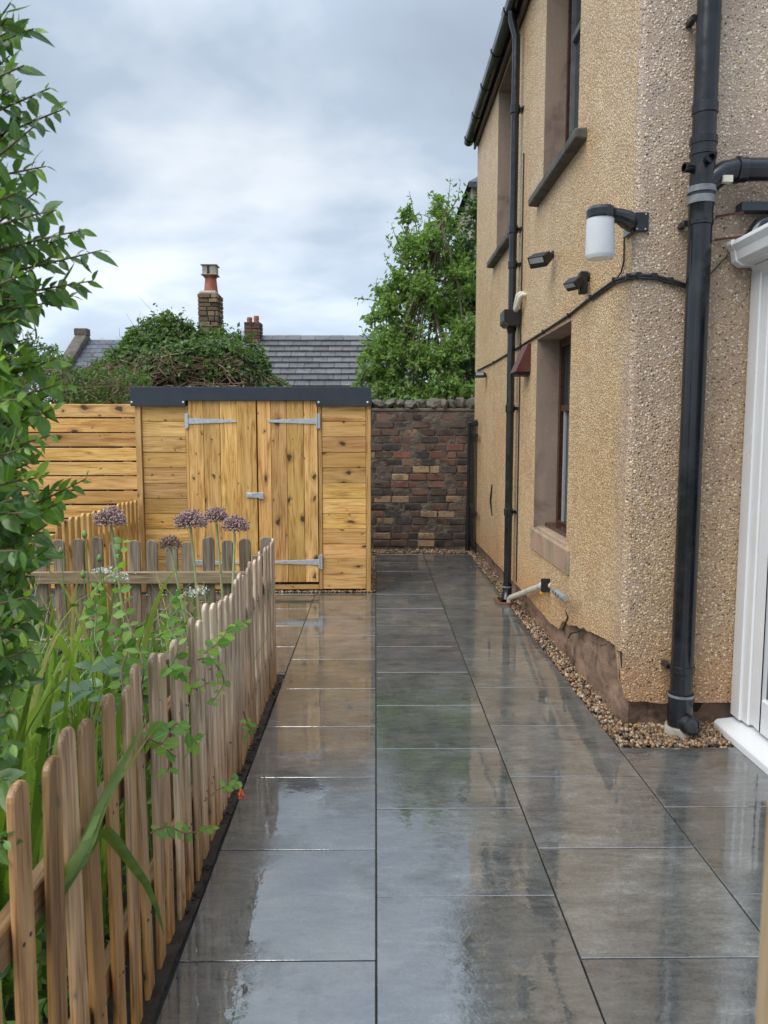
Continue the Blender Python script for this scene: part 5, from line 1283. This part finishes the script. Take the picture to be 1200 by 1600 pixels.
# --- strap leaves
def blade(parent, base, tip, w, bend=0.12, name="blade", m='blade', kink=None):
    base, tip = Vector(base), Vector(tip)
    hv = tip - base; n = 9
    side_ = Vector((-hv.y, hv.x, 0)); side_ = side_.normalized() if side_.length > 1e-3 else Vector((1, 0, 0))
    ang = R.uniform(-0.9, 0.9); wd = Vector((math.cos(ang), math.sin(ang), 0))
    c = Vector((hv.x, hv.y, 0))
    vs, fs = [], []
    for k in range(n + 1):
        t = k / n
        p = base + Vector((0, 0, hv.z * (1 - (1 - t) ** (1.0 + bend * 4)))) + c * (t ** (1.35 + bend * 3)) if kink is None else kink(t)
        ww = w * (0.55 + 0.45 * min(1, t * 4)) * (1 - t ** 3.2) + 0.0006
        vs += [p - wd * ww / 2 + Vector((0, 0, 0)), p + Vector((wd.y, -wd.x, 0)) * ww * 0.16, p + wd * ww / 2]
    for k in range(n):
        a = 3 * k; fs += [(a, a + 1, a + 4, a + 3), (a + 1, a + 2, a + 5, a + 4)]
    b = MB(); b.add(vs, fs)
    q = R.uniform(0.7, 1.25)
    o = b.build(name, M[m], parent, color=(q, q, q * R.uniform(.8, 1.1)), smooth=True)
    return o
iris = thing("strap_leaf_plant", "clump of tall bright green sword leaves inside the picket fence", "plant", (-1.05, 2.5, 0))
for k in range(150):
    bx, by = R.uniform(-1.7, -0.80), R.uniform(1.85, 3.3)
    h = R.uniform(0.6, 1.06) if bx < -0.95 else R.uniform(0.5, 0.85)
    lean = R.gauss(0.10, 0.17)
    blade(iris, (bx, by, 0.0), (min(bx + lean, -0.69), by + R.gauss(-0.05, 0.12), h), R.uniform(0.012, 0.031), R.uniform(0.0, 0.25), m='blade_dry' if R.random() < .07 else 'blade')
for k in range(34):
    bx, by = R.uniform(-1.15, -0.80), R.uniform(1.7, 2.3); h = R.uniform(0.62, 0.98)
    blade(iris, (bx, by, 0.0), (min(bx + R.gauss(0.12, 0.12), -0.69), by + R.gauss(-0.05, 0.1), h), R.uniform(0.014, 0.03), R.uniform(0.0, 0.22), m='blade_dry' if R.random() < .06 else 'blade')
fr = thing("arching_plant", "sword leaved plant with one long leaf folded over the near pickets", "plant", (-0.72, 1.75, 0))
def bez(pts):
    pts = [Vector(p) for p in pts]
    def f(t):
        q = t * (len(pts) - 1); j = min(int(q), len(pts) - 2); u_ = q - j
        p0, p1, p2, p3 = pts[max(j - 1, 0)], pts[j], pts[j + 1], pts[min(j + 2, len(pts) - 1)]
        return 0.5 * ((2 * p1) + (p2 - p0) * u_ + (2 * p0 - 5 * p1 + 4 * p2 - p3) * u_ ** 2 + (3 * p1 - p0 - 3 * p2 + p3) * u_ ** 3)
    return f
WK = 1.45
for pts, w_ in (([(95, 1430), (118, 1360), (150, 1300), (168, 1297), (205, 1345), (238, 1395), (257, 1460)], 0.024),
                ([(93, 1425), (125, 1340), (150, 1280), (185, 1205), (232, 1118)], 0.022), ([(95, 1420), (120, 1350), (152, 1270), (180, 1215), (215, 1150)], 0.016), ([(100, 1400), (130, 1320), (165, 1250), (240, 1140)], 0.013)):
    P3 = [Vector((-0.60 + 0.012 * (k % 2), 0, 0)) for k in range(len(pts))]
    pp = []
    for (x_, y_) in pts:
        d_ = 0.595 * F / (587 - x_); pp.append(P(x_, y_, d_))
    pp[0] = pp[0] + Vector((-0.10, 0.05, -0.1))
    blade(fr, (0, 0, 0), (0, 0.1, 1), w_ * WK, 0.1, kink=bez(pp))
blade(fr, (-0.74, 1.75, 0.0), (-0.70, 1.68, 0.6), 0.022, 0.05); blade(fr, (-0.75, 1.8, 0.0), (-0.72, 1.75, 0.7), 0.02, 0.05)

# --- low growth filling the bed
gc = MB()
for _ in range(9000):
    x, yv = R.uniform(-2.4, -0.68), R.uniform(0.9, 4.6)
    hh = 0.14 + 0.62 * max(0, noise.noise(Vector((x * 1.6, yv * 1.6, 3)))) + (0.25 if yv > 2.4 else 0.05) * R.random()
    p = Vector((x + R.gauss(0, .03), yv, R.uniform(0.02, hh + 0.06)))
    if p.x > -0.665: continue
    gc.leaf(p, rdir(0.4), rdir(1.0), R.uniform(0.03, 0.065), R.uniform(.4, .75))
o = gc.build("ground_cover", M['cover']); tag(o, kind="stuff")
gr_ = MB()
for _ in range(420):
    x, yv = R.uniform(-2.3, -0.72), R.uniform(2.3, 4.5); p = Vector((x, yv, 0.0)); h = R.uniform(.3, .75)
    gr_.tube([p, p + Vector((R.gauss(0, .05), R.gauss(0, .05), h * .6)), p + Vector((R.gauss(0, .16), R.gauss(0, .14), h))], [0.003, 0.0025, 0.001], 3, False)
tag(gr_.build("thin_grass", M['green_stem']), kind="stuff")

# --- honeysuckle
hs_ = thing("honeysuckle", "honeysuckle vine with rounded leaves twining through the side fence", "vine", (-0.75, 2.6, 0))
LV = [leaf_me("leaf", M['vine'], w, dr, fold=0.06, point=0.95) for w, dr in ((0.66, 0.08), (0.74, 0.2), (0.6, 0.15))]
def vine(pts, step=0.055, size=(0.034, 0.055), r=0.0028, m='red_stem', first=0.0):
    f = bez(pts); n = 26
    ps = [f(k / n) for k in range(n + 1)]
    b = MB(); b.tube(ps, [r * (1 - 0.5 * k / n) for k in range(n + 1)], 5); b.build("stem", M[m], hs_, auto=60)
    L = sum((ps[k + 1] - ps[k]).length for k in range(n)); cnt = max(2, int(L / step))
    for k in range(cnt):
        t = first + (1 - first) * (k + 0.7) / cnt; p = f(min(t, 1)); ax = (f(min(t + .02, 1)) - f(max(t - .02, 0))).normalized()
        s_ = ax.cross(Vector((R.gauss(0, .5), -0.6, 0.8))).normalized()
        for sg in (1, -1):
            d = (s_ * sg + ax * 0.45 + rdir() * 0.3 + Vector((0.05, -0.2, 0.0))).normalized()
            nrm = (Vector((0.3, -0.6, 0.6)) + rdir() * 0.5).normalized()
            q = R.uniform(0.75, 1.2)
            place("leaf", R.choice(LV), hs_, p, leaf_q(d, nrm), R.uniform(*size) * (1 - 0.35 * t), color=(q, q, q * .9))
def V(*pp): return [P(a, b_, d_) for a, b_, d_ in pp]
vine(V((235, 1165, 2.05), (222, 1080, 2.2), (225, 1040, 2.2), (205, 980, 2.35), (190, 930, 2.45), (187, 880, 2.5), (192, 845, 2.5)), 0.045)
vine(V((170, 1040, 2.3), (150, 1000, 2.35), (152, 960, 2.4), (150, 935, 2.4), (155, 915, 2.4)), 0.04, m='green_stem')
vine(V((255, 1060, 2.25), (280, 1010, 2.4), (262, 975, 2.5), (282, 945, 2.55), (275, 930, 2.55)), 0.04, m='green_stem')
vine(V((240, 1060, 2.2), (270, 1040, 2.3), (285, 1050, 2.32), (300, 1075, 2.4), (330, 1065, 2.6)), 0.05)
vine(V((230, 1150, 2.03), (255, 1160, 2.1), (275, 1130, 2.15), (300, 1150, 2.25), (308, 1162, 2.3)), 0.045, (0.045, 0.065))
vine(V((320, 1020, 2.55), (345, 1000, 2.7), (360, 980, 2.9), (385, 972, 3.1)), 0.05)
vine(V((310, 1030, 2.5), (330, 1030, 2.6), (350, 1060, 2.75), (340, 1085, 2.68), (330, 1100, 2.6)), 0.06, (0.03, 0.045))
vine(V((380, 1110, 2.95), (385, 1125, 3.0), (392, 1130, 3.1), (384, 1150, 3.0)), 0.05, (0.03, 0.045), first=.3)
vine(V((235, 1300, 1.93), (262, 1290, 1.98), (290, 1300, 2.1), (318, 1295, 2.2), (332, 1290, 2.3)), 0.055, (0.028, 0.042))
vine(V((320, 1250, 2.2), (342, 1232, 2.35), (362, 1225, 2.55), (372, 1218, 2.6)), 0.06, (0.034, 0.045), first=.4)
vine(V((200, 1100, 2.1), (190, 1050, 2.2), (200, 1010, 2.3), (170, 985, 2.4), (140, 960, 2.5)), 0.05)
vine(V((275, 1180, 2.0), (262, 1170, 2.02), (265, 1190, 2.0), (262, 1205, 2.0)), 0.05, (0.04, 0.055))
fl = MB(); fc = P(376, 1230, 2.55)
for k in range(7):
    d = (Vector((R.gauss(0, .5), R.gauss(0, .5), -0.9))).normalized(); p1 = fc + d * 0.026
    fl.tube([fc, fc + d * 0.014, p1], [0.0022, 0.003, 0.0045], 5)
    for j in range(3): fl.leaf(p1, (d + rdir() * .8).normalized(), rdir(), 0.013, 0.4)
fl.build("flower", M['red_petal'], hs_)

# --- broad leaved plants low in the bed
lw = thing("spotted_plant", "low plant with broad grey green spotted leaves among the sword leaves", "plant", (-1.05, 2.55, 0))
LW = [leaf_me("leaf", M['lungwort'], w, dr, fold=0.05, point=0.9) for w, dr in ((0.42, 0.25), (0.5, 0.12))]
for k in range(24):
    px, py = R.choice(((130, 1085), (150, 1060), (200, 1075), (165, 1110))); p = P(px + R.gauss(0, 16), py + R.gauss(0, 14), R.uniform(2.2, 2.75))
    an = R.uniform(0, 2 * PI); d = Vector((math.cos(an), math.sin(an) * .8 - .3, R.uniform(-.35, .35)))
    q = R.uniform(.7, 1.2); place("leaf", R.choice(LW), lw, p, leaf_q(d, (Vector((0, -.5, .8)) + rdir() * .4).normalized()), R.uniform(.07, .12), color=(q, q, q))
b = MB()
for k in range(14): b.tube([(-1.05 + R.gauss(0, .1), 2.6 + R.gauss(0, .15), 0), P(140 + R.gauss(0, 40), 1085, 2.6)], [0.004, 0.002], 4, False)
tag(b.build("stem", M['green_stem'], lw), kind="stuff")
lm = thing("lime_flower_plant", "frothy lime green flowering plant leaning on the side fence", "plant", (-0.85, 2.7, 0))
b = MB(); st4 = MB()
for k in range(40):
    c = P(335 + R.gauss(0, 24), 1030 + R.gauss(0, 16), 2.75 + R.gauss(0, .08)); c.x = min(c.x, -0.66)
    st4.tube([(-0.85 + R.gauss(0, .05), 2.75 + R.gauss(0, .05), 0), c], [0.003, 0.0015], 3, False)
    for j in range(26): b.leaf(c + rdir() * R.uniform(0, .026), rdir(.3), rdir(.5), R.uniform(.006, .012), .7)
tag(b.build("flower_head", M['lime'], lm), kind="stuff"); tag(st4.build("stem", M['green_stem'], lm), kind="stuff")

# --- alliums
def allium(head, foot, r, m, label, nf=360, flat=0.80):
    o = thing("allium", label, "flower", (foot[0], foot[1], 0), "allium seed heads above the fence")
    head = Vector(head); foot = Vector(foot); foot.x = min(foot.x, -0.72)
    md = head.lerp(foot, 0.5) + Vector((0.012, 0, 0.0))
    b = MB(); b.tube([foot, md, head.lerp(foot, 0.02), head], [0.008, 0.007, 0.0055, 0.006], 7); b.build("stem", M['pale_stem'], o, auto=60)
    b = MB()
    for k in range(nf):
        zz = 1 - 1.45 * (k + .5) / nf; an = k * 2.39996; rr = math.sqrt(max(0, 1 - zz * zz))
        d = (Vector((rr * math.cos(an), rr * math.sin(an), zz)) + rdir() * .12); L = r * R.uniform(0.72, 1.06)
        p = head + Vector((d.x, d.y, d.z * flat)) * L
        b.tube([head, p], [0.0009, 0.0009], 3, False)
        s = R.uniform(0.0030, 0.0054)
        b.add([p + Vector(q) * s for q in ((1, 0, 0), (-1, 0, 0), (0, 1, 0), (0, -1, 0), (0, 0, 1.3), (0, 0, -1.3))], [(0, 2, 4), (2, 1, 4), (1, 3, 4), (3, 0, 4), (2, 0, 5), (1, 2, 5), (3, 1, 5), (0, 3, 5)])
        if k % 2 == 0: b.leaf(p, d.normalized(), rdir(), 0.010, 0.35)
    tag(b.build("seed_head", M[m], o), kind="stuff")
def foot_of(px, py, d, z=0.0):
    p = P(px, py, d); return (p.x, p.y, z)
allium(P(174, 812, 3.2), foot_of(214, 940, 3.25), 0.062, 'allium', "purple allium head standing alone on the left")
allium(P(298, 816, 3.3), foot_of(352, 1000, 3.3), 0.064, 'allium', "purple allium leftmost of the cluster of three")
allium(P(338, 808, 3.75), foot_of(362, 1000, 3.75), 0.058, 'allium', "purple allium smallest and in the middle of the three")
allium(P(368, 822, 3.7), foot_of(374, 990, 3.5), 0.062, 'allium', "purple allium rightmost of the cluster by the fence corner")
allium(P(266, 850, 3.6), foot_of(325, 1010, 3.55), 0.05, 'allium_dry', "small brown dried allium lowest of the five heads", 150, .8)
def umbel(c, foot, r, label):
    o = thing("white_flower", label, "flower", (foot[0], foot[1], 0), "small white flower heads in the bed")
    c = Vector(c); b = MB(); b.tube([Vector(foot), c.lerp(Vector(foot), .4) + Vector((.01, 0, 0)), c - Vector((0, 0, r * .5))], [0.004, 0.003, 0.0025], 5); b.build("stem", M['green_stem'], o)
    b = MB()
    for k in range(75):
        p = c + Vector((R.gauss(0, .5) * r, R.gauss(0, .5) * r, R.uniform(-.25, .42) * r))
        for j in range(4): b.leaf(p, rdir(.4), rdir(), 0.0075, .6, .05)
    tag(b.build("flower_head", M['white_petal'], o), kind="stuff")
umbel(P(162, 892, 2.9), foot_of(175, 1000, 2.95), 0.030, "white flower head leftmost, higher of the pair")
umbel(P(190, 902, 2.95), foot_of(200, 1000, 3.0), 0.036, "white flower head right of the pair among vine leaves")
umbel(P(305, 925, 3.0), foot_of(322, 1040, 3.0), 0.040, "flat white flower head close to the side fence")
for px, py in ((133, 814), (95, 860), (132, 898), (156, 872)):
    pass
buds = ((P(134, 835, 2.7), "green bud on a tall thin stem, highest of the buds"), (P(97, 861, 2.7), "pale green bud furthest left by the shrub"), (P(132, 897, 2.6), "green bud lowest, above the sword leaves"), (P(157, 872, 2.8), "small green bud beside the white flowers"))
for p, lab in buds:
    o = thing("flower_bud", lab, "bud", (p.x, p.y, 0), "green buds in the bed")
    b = MB(); b.tube([(p.x + .03, p.y, 0), (p.x + .02, p.y, p.z * .6), p], [0.004, 0.003, 0.002], 5); b.build("stem", M['green_stem'], o)
    b = MB(); b.lathe([(0.002, -0.014), (0.009, -0.006), (0.010, 0.002), (0.006, 0.010), (0.001, 0.017)], p, 10); b.build("bud", M['green_stem'], o, smooth=True)
